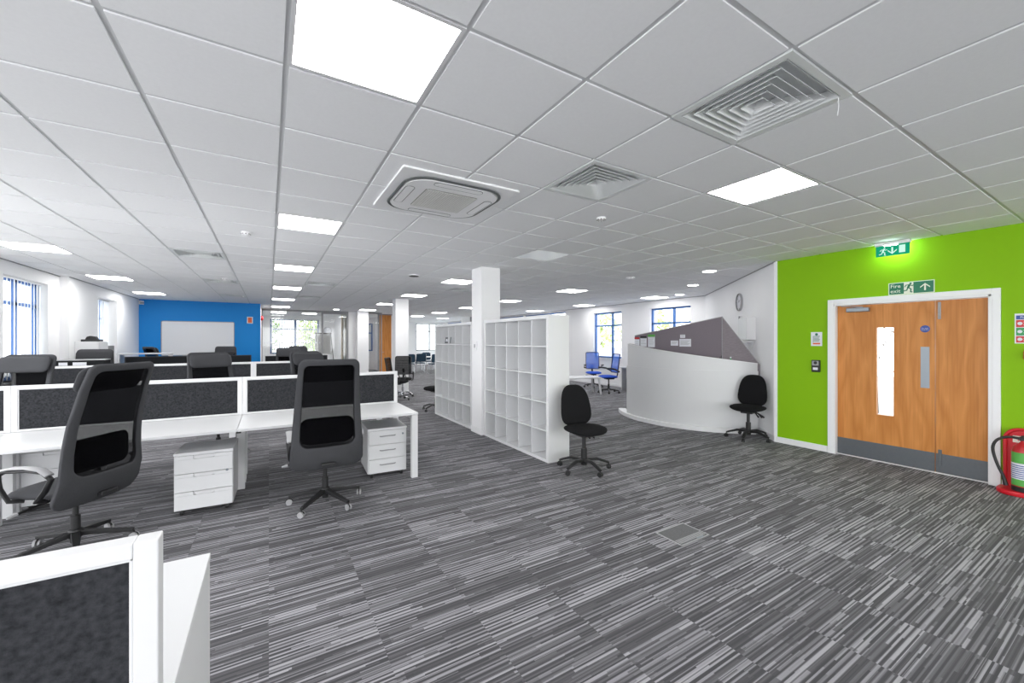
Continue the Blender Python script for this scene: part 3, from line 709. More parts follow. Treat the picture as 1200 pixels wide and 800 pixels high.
s = thing('wall_handset', 'narrow dark intercom handset on the diagonal wall under the clock', 'intercom', mtx=diag_frame(1.70, 1.92))
m = MB(); m.box(-0.035, 0.035, -0.13, 0.11, 0, 0.02); m.build('cradle', TRIM, s, bevel=0.005)
m = MB(); m.tube([(0, 0.10, 0.03), (0.0, 0.05, 0.042), (0.0, -0.05, 0.042), (0, -0.11, 0.03)], [(0.022, 0.016), (0.012, 0.01), (0.012, 0.01), (0.022, 0.016)], 10); m.build('handset', GREYPL, s, smooth=True)

# ================================================================== RECEPTION COUNTER
RC = (7.9, 5.15)
rec = thing('reception_counter', 'curved white reception counter with sloping top and mauve back panels', 'reception desk', (0, 0, 0))
def pol(r, a): return (RC[0]+r*math.cos(math.radians(a)), RC[1]+r*math.sin(math.radians(a)))
def curved(m, r0, r1, a0, a1, n, zb, zt):
    prev = None
    for k in range(n+1):
        a = a0+(a1-a0)*k/n; z0 = zb(a); z1 = zt(a); p0, p1 = pol(r0, a), pol(r1, a)
        cur = [m.v((*p0, z0)), m.v((*p1, z0)), m.v((*p1, z1)), m.v((*p0, z1))]
        if prev:
            for q in range(4): m.face([prev[q], prev[(q+1) % 4], cur[(q+1) % 4], cur[q]])
        else: m.face(cur)
        prev = cur
    m.face(prev[::-1])
A0, A1 = 155.0, 238.5
ztop = lambda a: 1.485-(a-155)/(238.5-155)*0.325
m = MB(); curved(m, 1.71, 1.765, A0, A1, 60, lambda a: 0.0, lambda a: 1.04); m.build('front_panel', WHITELAM, rec, smooth=True)
m = MB(); curved(m, 1.69, 1.744, A0, A1, 60, lambda a: 1.04, ztop); m.build('upper_panel', WHITELAM, rec, smooth=True)
m = MB(); curved(m, 1.685, 1.750, A0, A1, 60, ztop, lambda a: ztop(a)+0.012); m.build('capping', TRIM, rec)
m = MB(); curved(m, 1.66, 1.815, 137, 236.5, 60, lambda a: 0.0, lambda a: 0.075); m.build('plinth', TRIM, rec, bevel=0.006)
m = MB(); curved(m, 1.0, 1.69, A0+3, A1-4, 40, lambda a: 0.72, lambda a: 0.745); m.build('worktop', WHITELAM, rec)
PA, PB, PC = Vector((6.409, 5.783)), Vector((6.677, 4.087)), Vector((7.03, 3.643))
def vpanel(m, A, B, zl, zr, zb, th):
    d = (B-A).normalized(); n = Vector((-d.y, d.x))*-1   # towards inside
    if n.x < 0: n = -n
    a = [m.v((*p, z)) for p, z in ((A, zb), (B, zb), (B, zr), (A, zl))]
    b = [m.v((*(p+n*th), z)) for p, z in ((A, zb), (B, zb), (B, zr), (A, zl))]
    m.face(a); m.face(b[::-1])
    for i in range(4): m.face([a[i], a[(i+1) % 4], b[(i+1) % 4], b[i]])
m = MB(); vpanel(m, PA, PB-(PB-PA).normalized()*0.008, 1.645, 1.955, 0.80, 0.03); m.build('back_panel', PURPLE, rec)
m = MB(); vpanel(m, PB, PC, 1.955, 1.14, 0.80, 0.03); m.build('back_panel', PURPLE2, rec)
m = MB(); m.bar((*(PA+Vector((0.015, 0))), 1.650), (*(PB+Vector((0.015, 0))), 1.960), 0.04, 0.012); m.bar((*(PB+Vector((0.015, 0.01))), 1.960), (*(PC+Vector((0.01, 0.01))), 1.146), 0.04, 0.010); m.build('panel_edge_trim', GREYPL, rec)
m = MB(); m.bar((*(PB-Vector((0.002, 0))), 1.16), (*(PB-Vector((0.002, 0))), 1.955), 0.008, 0.008, up=(0, 1, 0)); m.build('panel_joint', GREYPL, rec)
pd = (PB-PA).normalized()
def pinned(s0, s1, z0, z1, mt, lab, lines=4, head=None):
    c = PA+pd*((s0+s1)/2); fx = frame_at((c.x-0.003, c.y, (z0+z1)/2), (pd.x, pd.y, 0), (pd.y, -pd.x, 0))
    s = thing('pinned_paper', lab, 'paper', mtx=fx); w, h = (s1-s0)/2, (z1-z0)/2
    m = MB(); m.box(-w, w, -h, h, 0, 0.002); m.build('sheet', mt, s)
    m = MB()
    for k in range(lines): m.box(-w*0.8, w*(0.8-0.2*(k % 3)), h*(0.55-k*1.3/lines)-0.003, h*(0.55-k*1.3/lines)+0.003, 0.0021, 0.0025)
    m.build('printing', GREYPL, s)
    if head:
        m = MB(); m.box(-w, w, h*0.62, h, 0.0021, 0.0028); m.build('heading', head, s)
pinned(0.0, 0.115, 1.43, 1.615, PAPER, 'paper with red heading pinned leftmost on the mauve panel', 3, SIGNRED)
pinned(0.135, 0.275, 1.43, 1.64, PAPER, 'paper with dark heading pinned second on the mauve panel', 4, INK)
pinned(0.305, 0.455, 1.42, 1.67, PAPER, 'tall paper with green heading pinned third on the mauve panel', 5, LABELGREEN)
pinned(0.785, 0.930, 1.455, 1.55, PAPER, 'small landscape paper pinned left in the middle of the mauve panel', 3)
pinned(0.955, 1.175, 1.44, 1.58, PAPER, 'larger landscape paper pinned in the middle of the mauve panel', 5)
pinned(0.970, 1.065, 1.60, 1.66, PAPER, 'tiny paper pinned above the two landscape papers', 2)
def on_ledge(a, r, z): x, y = pol(r, a); return (x, y, z)
m = MB(); curved(m, 1.655, 1.695, 200, 236, 30, lambda a: 1.09, lambda a: 1.11); m.build('inner_ledge', WHITELAM, rec)
s = thing('bottle', 'small green bottle standing behind the counter edge', 'bottle', on_ledge(225.2, 1.674, 1.11))
m = MB(); m.lathe([(0.018, 0), (0.019, 0.01), (0.019, 0.10), (0.009, 0.125), (0.009, 0.14)], n=16); m.build('body', SIGNGREEN2, s, smooth=True)
m = MB(); m.lathe([(0.011, 0.14), (0.011, 0.165)], n=12); m.build('cap', PAPER, s)
s = thing('desk_tidy', 'small pale desk tidy behind the counter edge', 'desk tidy', on_ledge(220.0, 1.674, 1.11))
m = MB(); m.lathe([(0.017, 0), (0.019, 0.12), (0.016, 0.12), (0.014, 0.01)], n=16, cap=False); m.lathe([(0.016, 0.0), (0.016, 0.008)], n=16); m.build('pot', mat('pale_pink_pot', (0.6, 0.5, 0.48), 0.5), s, smooth=True)
m = MB()
for k in range(4): m.bar((0.006*math.cos(k*2), 0.006*math.sin(k*2), 0.01), (0.014*math.cos(k*2), 0.014*math.sin(k*2), 0.155+0.01*k), 0.005, 0.005)
m.build('pens', INK, s)

# ================================================================== DESKS AND SCREENS
TOP = 0.735
def make_desk(lab, x0, x1, yf, yb, left_leg=True, right_leg=True, slab=False, grp='white bench desks', inset=0.0, iback=0.0):
    """white bench desk; origin at the centre of its footprint"""
    cx, cy = (x0+x1)/2, (yf+yb)/2; w, d = (x1-x0)/2, abs(yb-yf)/2
    s = thing('bench_desk', lab, 'desk', (cx, cy, 0), 0, grp)
    m = MB(); m.box(-w+0.002, w-0.002, -d, d, TOP-0.025, TOP); m.build('desktop', WHITELAM, s, bevel=0.003)
    for on, sx in ((left_leg, -1), (right_leg, 1)):
        if not on: continue
        m = MB()
        if slab: m.box(min(sx*(w-0.032), sx*(w-0.004)), max(sx*(w-0.032), sx*(w-0.004)), -d+0.03, d-0.003, 0, TOP-0.03)
        else:
            fi, bi = (inset, iback) if sx == 1 else (0, 0); lx = sx*w if fi+bi > 0 else sx*(w-0.04)
            for y in (-d+0.03+fi, d-0.03-bi): m.cbox((lx, y, (TOP-0.03)/2), (0.07, 0.055, TOP-0.03))
            m.cbox((sx*(w-0.04), 0, TOP-0.055), (0.05, 2*d-0.1, 0.05))
        m.build('leg', WHITEMET, s, bevel=0.003)
    m = MB(); 
    for y in (-d*0.55, d*0.55): m.box(-w+0.07, w-0.07, y-0.02, y+0.02, TOP-0.058, TOP-0.026)
    m.build('crossrail', WHITEMET, s)
    return s
def make_screen(lab, x0, x1, y, fm, fab, ztop=1.148, zbot=None, fw=0.038, post=True, grp='desk divider screens', frame_d=0.026):
    zb = TOP+0.001 if zbot is None else zbot; cx = (x0+x1)/2; w = (x1-x0)/2
    s = thing('desk_screen', lab, 'desk screen', (cx, y, zb), 0, grp); h = ztop-zb; g = frame_d/2
    m = MB(); m.box(-w+0.001, -w+fw, -g, g, 0, h); m.box(w-fw, w-0.001, -g, g, 0, h); m.box(-w+fw, w-fw, -g, g, h-fw*0.8, h); m.box(-w+fw, w-fw, -g, g, 0, 0.02)
    m.box(-w+fw, -w+fw+0.008, -g*0.6, g*0.6, 0.02, h-fw*0.8); m.box(w-fw-0.008, w-fw, -g*0.6, g*0.6, 0.02, h-fw*0.8); m.box(-w+fw, w-fw, -g*0.6, g*0.6, h-fw*0.8-0.008, h-fw*0.8)
    m.build('frame', fm, s, bevel=0.003)
    m = MB(); m.box(-w+fw+0.002, w-fw-0.002, -g*0.45, g*0.45, 0.018, h-fw*0.8-0.002); m.build('felt_panel', fab, s)
    return s
def bracket(m, x, y): m.cbox((x, y, TOP-0.045), (0.06, 0.03, 0.035))
PX = [-3.32, -1.955, -0.25, 1.455]
nm = ['left end', 'middle', 'right end']
SY1 = 5.36
for k in range(3):
    make_desk('white near side desk at the %s of the nearest full row' % nm[k], PX[k], PX[k+1], 4.48, SY1-0.02, k == 0, True, inset=0.58 if k < 2 else 0)
    make_desk('white far side desk at the %s of the nearest full row' % nm[k], PX[k], PX[k+1], SY1+0.02, 6.24, k == 0, True, iback=0.58 if k < 2 else 0)
    make_screen('charcoal felt screen in white frame at the %s of the nearest full row' % nm[k], PX[k], PX[k+1], SY1, WHITEMET, SCRFAB)
SY2 = 9.1
for k in range(3):
    make_desk('white near side desk at the %s of the second row' % nm[k], PX[k], PX[k+1], SY2-0.86, SY2-0.02, k == 0, True, inset=0.58 if k < 2 else 0)
    make_desk('white far side desk at the %s of the second row' % nm[k], PX[k], PX[k+1], SY2+0.02, SY2+0.86, k == 0, True, iback=0.58 if k < 2 else 0)
    make_screen('charcoal felt screen in white frame at the %s of the second row' % nm[k], PX[k], PX[k+1], SY2, WHITEMET, SCRFAB)
SY3 = 12.8; QX = [-2.9, -1.66, -0.40]
for k in range(2):
    n_ = ('left', 'right')[k]
    make_desk('white near side desk at the %s of the rear row before the blue wall' % n_, QX[k], QX[k+1], SY3-0.86, SY3-0.02, k == 0, True)
    make_screen('black desk screen at the %s of the rear row before the blue wall' % n_, QX[k], QX[k+1], SY3, BLACKPL, SCRDARK, 1.17, fw=0.02)
make_desk('white desk right of the gap in the rear row', -0.13, 1.5, SY3-0.86, SY3-0.02)
make_screen('black desk screen in white frame right of the gap in the rear row', -0.13, 1.5, SY3, WHITEMET, SCRDARK, 1.17)
# bench nearest the camera, bottom left of the photo
make_screen('large charcoal felt screen in white frame at bottom left nearest the camera', -1.92, -0.190, 1.09, WHITEMET, SCRFAB, 1.150, fw=0.040, grp=None, frame_d=0.045)
make_desk('white desk end behind the nearest screen at bottom left', -1.90, -0.190, 1.115, 1.93, True, True, True, grp=None)
# clamp brackets under the nearest row
for x, l_ in ((-0.245, 'black clamp bracket under the desk joint above the left pedestal'), (-1.96, 'black clamp bracket under the desk joint at far left')):
    s = thing('screen_clamp', l_, 'bracket', (x-0.03, 4.62, TOP-0.026))
    m = MB(); m.box(-0.05, 0.05, -0.03, 0.03, -0.034, 0); m.build('bracket', BLACKPL, s, bevel=0.004)
    m = MB(); m.lathe([(0.012, -0.055), (0.012, -0.034)], n=12); m.build('knob', BLACKPL, s)

# pedestals ------------------------------------------------------------
def make_pedestal(lab, x, y, handles, h=0.56, w=0.43, d=0.52, rz=0.0):
    """front faces -Y; origin at centre of footprint"""
    s = thing('drawer_pedestal', lab, 'drawer unit', (x, y, 0), rz, 'white three drawer pedestals'); W, D = w/2, d/2
    m = MB(); z0 = 0.055
    m.box(-W, W, -D+0.02, D, z0, h-0.02); m.build('body', WHITELAM, s, bevel=0.003)
    m = MB(); m.box(-W-0.002, W+0.002, -D, D+0.002, h-0.02, h); m.build('top_panel', WHITELAM, s, bevel=0.003)
    dh = (h-0.02-z0-0.006)/3
    for k in range(3):
        a = z0+0.004+k*dh; b = a+dh-0.006
        m = MB()
        if handles == 'bow': m.box(-W+0.012, W-0.012, -D, -D+0.0195, a, b)
        else:
            m.box(-W+0.004, W-0.004, -D, -D+0.0195, a, b-0.03); m.box(-W+0.004, -0.075, -D, -D+0.0195, b-0.03, b); m.box(0.075, W-0.004, -D, -D+0.0195, b-0.03, b)
            m.box(-0.075, 0.075, -D+0.013, -D+0.0195, b-0.03, b)
        dr = m.build('drawer', WHITELAM, s, bevel=0.0025)
        m = MB()
        if handles == 'bow':
            zc = (a+b)/2+0.02; m.tube([(-0.085, -D+0.002, zc-0.004), (-0.07, -D-0.018, zc-0.004), (0, -D-0.026, zc), (0.07, -D-0.018, zc-0.004), (0.085, -D+0.002, zc-0.004)], 0.006, 8); m.build('handle', GREYPL, dr, smooth=True)
        else:
            m.prism([(-0.075, 0), (-0.055, -0.026), (0.055, -0.026), (0.075, 0)], 0.006, frame_at((0, -D+0.004, b-0.002), (1, 0, 0), (0, -1, 0))); m.build('finger_pull', GREYPL if False else WHITEMET, dr)
    m = MB(); m.cyl((W-0.045, -D-0.004, h-0.19 if handles != 'bow' else h-0.08), (W-0.045, -D+0.005, h-0.19 if handles != 'bow' else h-0.08), 0.011, n=16); m.build('lock', STEEL, s)
    for sx in (-1, 1):
        for sy in (-1, 1):
            m = MB(); m.cyl((sx*(W-0.05)-0.012, sy*(D-0.06), 0.026), (sx*(W-0.05)+0.012, sy*(D-0.06), 0.026), 0.026, n=16); m.cbox((sx*(W-0.05), sy*(D-0.06), 0.048), (0.04, 0.04, 0.016)); m.build('caster', BLACKPL, s, smooth=True)
    return s
make_pedestal('white three drawer pedestal with cut out pulls left under the nearest row', -0.490, 4.52+0.225, 'cut', d=0.45, rz=math.radians(-2))
make_pedestal('white three drawer pedestal with grey bow handles at the right desk end', 1.17, 4.66+0.26, 'bow', rz=math.radians(-3))
make_pedestal('white drawer pedestal under the desk behind the leftmost chair', -1.69, 5.62, 'cut')
make_pedestal('white drawer pedestal under the far side of the nearest row', -2.80, 5.85, 'cut', rz=PI)

# ================================================================== CHAIRS
def caster(parent, x, y, a, m_w, m_h, r=0.027, rim=None):
    m = MB(); mt = Matrix.Translation((x, y, 0)) @ Matrix.Rotation(a, 4, 'Z')
    for sx in (-1, 1):
        p = mt @ Vector((sx*0.020, 0.0, r)); q = mt @ Vector((sx*0.006, 0.0, r)); m.cyl(p, q, r, n=16)
    o = m.build('caster', m_w, parent, smooth=True)
    m = MB(); m.tube([mt @ Vector((0, r*math.cos(t)*1.1, r+r*math.sin(t)*1.1)) for t in (0.2, 0.8, 1.5, 2.2, 2.8)], (0.007, 0.004), 8)
    m.cyl(mt @ Vector((0, 0, r)), mt @ Vector((0, 0, r*2+0.016)), 0.006, n=8)
    m.build('caster_hood', m_h, parent, smooth=True)
    return o
def star_base(s, R, zhub, ztip, mt, cm, rot, curve=False, w=0.045, rim=None):
    m = MB(); m.lathe([(0.036, zhub-0.035), (0.045, zhub-0.02), (0.042, zhub+0.025), (0.03, zhub+0.035)], n=20)
    for k in range(5):
        a = rot+k*2*PI/5; c, sn = math.cos(a), math.sin(a)
        if curve:
            pts = [(0.03, zhub), (R*0.5, zhub+0.012), (R*0.85, ztip+0.012), (R, ztip-0.006)]
            m.tube([(c*r, sn*r, z) for r, z in pts], [(w*0.55, 0.020), (w*0.5, 0.018), (w*0.42, 0.015), (w*0.35, 0.013)], 8, flat=(-sn, c, 0))
        else: m.bar((c*0.03, sn*0.03, zhub), (c*R, sn*R, ztip), w, 0.036, w*0.62, 0.024)
    b = m.build('star_base', mt, s, smooth=curve, bevel=0 if curve else 0.004)
    for k in range(5):
        a = rot+k*2*PI/5; caster(b, math.cos(a)*R, math.sin(a)*R, a+0.6+k*1.3, cm, mt if mt is not CHROME else BLACKPL)
    return b
def gas_column(s, z0, z1, mt, mt2, k=1.0):
    m = MB(); m.cyl((0, 0, z0), (0, 0, z0+(z1-z0)*0.55), 0.028*k, n=20); m.cyl((0, 0, z0+(z1-z0)*0.55), (0, 0, z1), 0.018*k, n=20); return m.build('gas_column', mt, s, smooth=True)

def make_exec(lab, loc, rz, grp='high back mesh office chairs', rot=0.3):
    """tall grey fabric chair, mesh back panel, loop arms; faces +Y"""
    s = thing('office_chair', lab, 'chair', loc, rz, grp)
    star_base(s, 0.325, 0.125, 0.075, BLACKPL, GREYPL, rot, w=0.05)
    gas_column(s, 0.06, 0.42, BLACKPL, BLACKPL)
    m = MB(); m.cbox((0, -0.02, 0.425), (0.16, 0.30, 0.035)); m.cbox((0, -0.19, 0.435), (0.12, 0.14, 0.03)); mech = m.build('tilt_mechanism', BLACKPL, s, bevel=0.008)
    m = MB(); m.tube([(-0.08, 0.02, 0.42), (-0.20, 0.05, 0.405), (-0.33, 0.06, 0.39)], 0.009, 8); m.build('lever', BLACKPL, mech)
    m = MB(); m.tube([(-0.31, 0.059, 0.393), (-0.36, 0.062, 0.386)], (0.016, 0.007), 8); m.build('lever_tip', GREYPL, mech)
    m = MB(); m.pad([(x, y+0.02) for x, y in rrect(0.52, 0.47, 0.10, 6)], lambda a, b, h: (a, b, 0.485+h-0.25*max(0, b-0.16)**1.5), 0.045, 0.045); m.build('seat', GREYFAB, s, smooth=True)
    def prof(z):
        K = [(0.38, -0.185), (0.48, -0.235), (0.60, -0.262), (0.75, -0.255), (0.95, -0.275), (1.15, -0.325), (1.40, -0.405)]
        for (z0, y0), (z1, y1) in zip(K, K[1:]):
            if z <= z1 or z1 == 1.40:
                t = (z-z0)/(z1-z0); t = t*t*(3-2*t)*0.35+t*0.65; return y0+(y1-y0)*t
    def S(x, z, off=0.0): return (x, prof(z)+0.62*x*x+off, z)
    N = 8
    out = rtrap(0.60, 0.49, 0.39, 1.385, 0.07, 0.055, N)
    out = [(x*(1.0+0.10*math.sin(PI*min(1, max(0, (z-0.39)/0.55)))*0.6), z) for x, z in out]
    inn = rtrap(0.455, 0.405, 0.60, 1.335, 0.07, 0.045, N)
    def dens(ol, k=5):
        r = []
        for (a, b), (c, d) in zip(ol, ol[1:]+ol[:1]):
            L = math.hypot(c-a, d-b); n = k if L > 0.15 else 1
            r += [(a+(c-a)*q/n, b+(d-b)*q/n) for q in range(n)]
        return r
    out, inn = dens(out, 7), dens(inn, 7)
    if len(out) != len(inn): out = out[:min(len(out), len(inn))]; inn = inn[:len(out)]
    m = MB(); n = len(out); rings = []
    for t in (0, 0.5, 1): rings.append([m.v(S(a+(c-a)*t, b+(d-b)*t)) for (a, b), (c, d) in zip(out, inn)])
    for A, B in zip(rings, rings[1:]):
        for k in range(n): m.face([A[k], A[(k+1) % n], B[(k+1) % n], B[k]])
    fr = m.build('backrest_frame', GREYFAB, s, smooth=True, solid=0.034)
    bv = fr.modifiers.new('bevel', 'BEVEL'); bv.width = 0.010; bv.segments = 2; bv.limit_method = 'ANGLE'; bv.angle_limit = math.radians(50)
    m = MB(); cx, cz = 0, 0.97; rings = []
    for t in (1.01, 0.8, 0.55, 0.3, 0.12): rings.append([m.v(S(cx+(a-cx)*t, cz+(b-cz)*t, -0.008)) for a, b in inn])
    for A, B in zip(rings, rings[1:]):
        for k in range(n): m.face([A[k], A[(k+1) % n], B[(k+1) % n], B[k]])
    m.face(rings[-1]); m.build('mesh_panel', DARKMESH, s, smooth=True)
    m = MB(); rings = []
    for t in (1.0, 0.8, 0.55, 0.3, 0.12): rings.append([m.v(S(cx+(a-cx)*t, cz+(b-cz)*t, 0.012)) for a, b in inn])
    for A, B in zip(rings, rings[1:]):
        for k in range(n): m.face([A[k], A[(k+1) % n], B[(k+1) % n], B[k]])
    m.face(rings[-1]); m.build('mesh_lining', DARKMESH, s, smooth=True)
    m = MB(); m.pad([(x, z+0.735) for x, z in rrect(0.46, 0.24, 0.08, 6)], lambda a, b, h: (a, prof(b)+0.55*a*a+0.055+h, b), 0.03, 0.02); m.build('lumbar_pad', BLACKFAB, s, smooth=True)
    m = MB(); m.pad([(x, z+1.275) for x, z in rrect(0.49, 0.185, 0.06, 6)], lambda a, b, h: (a, prof(b)+0.50*a*a+0.068+h, b), 0.045, 0.03); m.build('headrest', GREYFAB, s, smooth=True)
    for sx in (-1, 1):
        x = sx*0.295
        m = MB(); m.tube([(sx*0.235, 0.10, 0.455), (x, 0.13, 0.47), (x+sx*0.01, 0.175, 0.56), (x, 0.205, 0.640), (x, 0.15, 0.672), (x, 0.0, 0.680), (x, -0.10, 0.667), (x, -0.155, 0.62), (x+sx*0.005, -0.12, 0.54), (x, -0.06, 0.47), (sx*0.235, -0.05, 0.455)], (0.021, 0.013), 8, flat=(1, 0, 0)); ar = m.build('armrest', BLACKPL, s, smooth=True)
        m = MB(); m.tube([(x, 0.20, 0.672), (x, 0.10, 0.694), (x, 0.0, 0.697), (x, -0.09, 0.684), (x, -0.145, 0.646)], (0.030, 0.011), 10, flat=(1, 0, 0)); m.build('arm_pad', GREYPL, ar, smooth=True)
    return s
ex = make_exec('high back grey mesh chair with its back to us in front of the right pedestal', (0.46, 4.22, 0), facing(0.0, 1), rot=math.radians(84))
def place(o, lab, x, y, fx, fy, z=0.0, grp=None):
    c = copy_tree(o); c.location = (x, y, z); c.rotation_euler = (0, 0, facing(fx, fy)); c['label'] = lab
    if grp: c['group'] = grp
    return c
place(ex, 'high back grey mesh chair turned left at far left, above the nearest screen', -1.23, 4.24, -0.857, 0.516)
place(ex, 'high back chair at far left photo edge behind the nearest full row', -2.50, 6.62, -0.30, -0.95)
place(ex, 'high back chair facing us behind the middle of the nearest full row', -0.58, 6.66, 0.38, -0.92)
place(ex, 'high back chair facing us just left of the nearest right chair, beyond the screen', 0.64, 6.66, 0.45, -0.90)
place(ex, 'high back chair facing us behind the left of the second row', -2.78, 10.3, 0.12, -1)
place(ex, 'high back chair facing us behind the right of the second row', 0.42, 10.3, 0.1, -1)
place(ex, 'high back chair in front of the blue wall right of the whiteboard middle', -1.05, 13.7, 0.0, -1)
place(ex, 'high back chair in front of the blue wall left of the whiteboard', -2.45, 14.35, 0.75, 0.6)
place(ex, 'high back chair farthest back in front of the meeting room window', 0.86, 13.6, 0.3, -1)

def egg(w, h, top=0.82, n=32):
    """rounded, slightly tapering back outline"""
    p = []
    for k in range(n):
        a = 2*PI*k/n; c, sn = math.cos(a), math.sin(a); e = 2/3.0
        x = w/2*math.copysign(abs(c)**e, c); z = h/2*math.copysign(abs(sn)**e, sn)
        p.append((x*(1-(1-top)*(z/h+0.5)), z))
    return p
def make_operator(lab, loc, rz, rot=0.2):
    s = thing('operator_chair', lab, 'chair', loc, rz, 'armless black operator chairs')
    star_base(s, 0.31, 0.115, 0.080, BLACKPL, BLACKPL, rot, True, 0.068); gas_column(s, 0.06, 0.42, BLACKPL, BLACKPL, 1.3)
    m = MB(); m.cbox((0, -0.02, 0.425), (0.17, 0.24, 0.04)); mech = m.build('seat_mechanism', BLACKPL, s, bevel=0.01)
    m = MB()
    m.build('bracket', BLACKPL, mech) if False else m.bm.free()
    for x0, x1, y1, z1 in ((-0.08, -0.20, -0.08, 0.345), (-0.06, -0.16, -0.12, 0.335), (-0.04, -0.10, -0.15, 0.33)):
        m = MB(); m.tube([(x0, -0.08, 0.42), ((x0+x1)/2, (y1-0.08)/2, 0.39), (x1, y1, z1)], [0.008, 0.008, 0.014], 8); m.build('lever', BLACKPL, mech, smooth=True)
    m = MB(); m.pad([(x, y+0.03) for x, y in rrect(0.49, 0.46, 0.19, 8)], lambda a, b, h: (a, b, 0.490+h-0.9*max(0, b-0.12)**2+0.15*a*a), 0.045, 0.05, p=3.0); m.build('seat', BLACKFAB, s, smooth=True)
    m = MB(); m.tube([(0, -0.10, 0.43), (0, -0.25, 0.44), (0, -0.285, 0.50), (0, -0.275, 0.70)], (0.028, 0.010), 8, flat=(1, 0, 0)); m.build('back_bar', BLACKPL, s, smooth=True)
    m = MB(); m.pad([(x, z+0.745) for x, z in egg(0.475, 0.50, 0.74)], lambda a, b, h: (a, -0.215-(b-0.765)*0.16+0.55*a*a-0.25*(b-0.72)**2+h, b), 0.05, 0.04, p=3.0); m.build('backrest', BLACKFAB, s, smooth=True)
    return s
op = make_operator('black armless operator chair standing beside the nearest cube shelving end', (3.25, 3.72, 0), facing(-0.157, -0.988), rot=0.206+0.176)
c_ = place(op, 'black armless operator chair parked against the curved reception counter', 6.505, 3.55, -0.98, -0.19)
for ch in c_.children:
    if ch.name.startswith('star_base'): ch.rotation_euler = (0, 0, math.radians(0.6))
place(op, 'black operator chair half hidden behind the far cube shelving', 3.20, 8.60, -0.927, -0.376)

def make_task(lab, loc, rz, net, fab, metal, flip=False, name='mesh_chair', grp=None, backh=0.50, rot=0.2):
    """mesh task chair with arms"""
    s = thing(name, lab, 'chair', loc, rz, grp)
    star_base(s, 0.31, 0.11, 0.075, metal, BLACKPL, rot, metal is CHROME, 0.05); gas_column(s, 0.06, 0.42, metal, metal)
    m = MB(); m.cbox((0, -0.02, 0.425), (0.17, 0.26, 0.04)); mech = m.build('seat_mechanism', BLACKPL, s, bevel=0.01)
    m = MB(); m.tube([(0.05, 0.0, 0.42), (0.2, 0.02, 0.41), (0.26, 0.02, 0.405)], 0.009, 8); m.build('lever', BLACKPL, mech)
    m = MB(); m.pad([(x, y+0.03) for x, y in rrect(0.50, 0.47, 0.12, 6)], lambda a, b, h: (a, b, 0.485+h-0.8*max(0, b-0.13)**2), 0.04, 0.04); m.build('seat', fab, s, smooth=True)
    zc = 0.60+backh/2; Y = lambda a, b: -0.225-(b-zc)*0.14+0.55*a*a-0.35*(b-zc)**2
    ol = [(x*(1.0-0.16*math.cos(PI*(z)/(backh))), z+zc) for x, z in rrect(0.46, backh, 0.06, 5)]
    m = MB(); m.tube([(a, Y(a, b), b) for a, b in ol], (0.019, 0.013), 8, True, flat=(0, 1, 0)); bf = m.build('back_frame', BLACKPL if fab is not BLUEFAB else mat('blue_plastic', (0.012, 0.035, 0.16), 0.45), s, smooth=True)
    m = MB(); n = len(ol); rings = []
    for t in (1.0, 0.8, 0.55, 0.3, 0.1): rings.append([m.v((a*t, Y(a*t, zc+(b-zc)*t), zc+(b-zc)*t)) for a, b in ol])
    for A, B in zip(rings, rings[1:]):
        for k in range(n): m.face([A[k], A[(k+1) % n], B[(k+1) % n], B[k]])
    m.face(rings[-1]); m.build('back_net', net, s, smooth=True)
    m = MB()
    for q in range(4 if fab is BLUEFAB else 5):
        z = (zc-backh*0.42+q*0.045) if fab is BLUEFAB else zc-backh*0.3+q*backh*0.14
        m.tube([(x, Y(x, z)-0.012, z+0.03*abs(x)) for x in (-0.19, -0.1, 0, 0.1, 0.19)], (0.011, 0.005) if fab is BLUEFAB else (0.004, 0.003), 6)
    m.build('lumbar_bars', fab, s, smooth=True)
    m = MB(); m.tube([(0, -0.10, 0.43), (0, -0.26, 0.45), (0, -0.29, 0.56), (0, Y(0, 0.75)-0.02, 0.75)], (0.030, 0.013), 8, flat=(1, 0, 0)); m.build('back_spine', BLACKPL, s, smooth=True)
    for sx in (-1, 1):
        x = sx*0.285; m = MB()
        if flip: m.tube([(sx*0.20, Y(0.2, 0.62), 0.62), (x, -0.20, 0.64), (x, -0.06, 0.71), (x, 0.08, 0.735), (x, 0.20, 0.735)], (0.020, 0.013), 8, flat=(1, 0, 0))
        else: m.tube([(sx*0.235, 0.08, 0.45), (x, 0.11, 0.47), (x+sx*0.012, 0.15, 0.58), (x, 0.12, 0.68), (x, -0.02, 0.70), (x, -0.14, 0.68), (x, -0.20, 0.60), (sx*0.21, Y(0.2, 0.62), 0.62)], (0.018, 0.012), 8, flat=(1, 0, 0))
        ar = m.build('armrest', BLACKPL, s, smooth=True)
        if flip:
            m = MB(); m.tube([(x, -0.07, 0.725), (x, 0.08, 0.752), (x, 0.21, 0.752)], (0.036, 0.012), 8, flat=(1, 0, 0)); m.build('arm_pad', BLACKPL, ar, smooth=True)
    return s
bk = make_task('black mesh chair on a chrome base in front of the middle pillar', (3.19, 11.2, 0), facing(-0.35, -0.94), meshmat('black_net_dense', (0.008, 0.008, 0.009), 0.9), BLACKFAB, CHROME, grp='black mesh task chairs')
place(bk, 'black mesh chair mostly hidden behind the end of the nearest full row', 2.86, 10.55, 0.85, -0.5)
bl = make_task('blue mesh chair facing us behind the low white table', (9.28, 10.15, 0), facing(-0.56, -0.83), BLUEMESH, BLUEFAB, BLACKPL, True, 'blue_mesh_chair', 'blue mesh chairs', 0.55)
place(bl, 'blue mesh chair turned sideways to the right of the low white table', 8.65, 8.80, -0.93, 0.30)

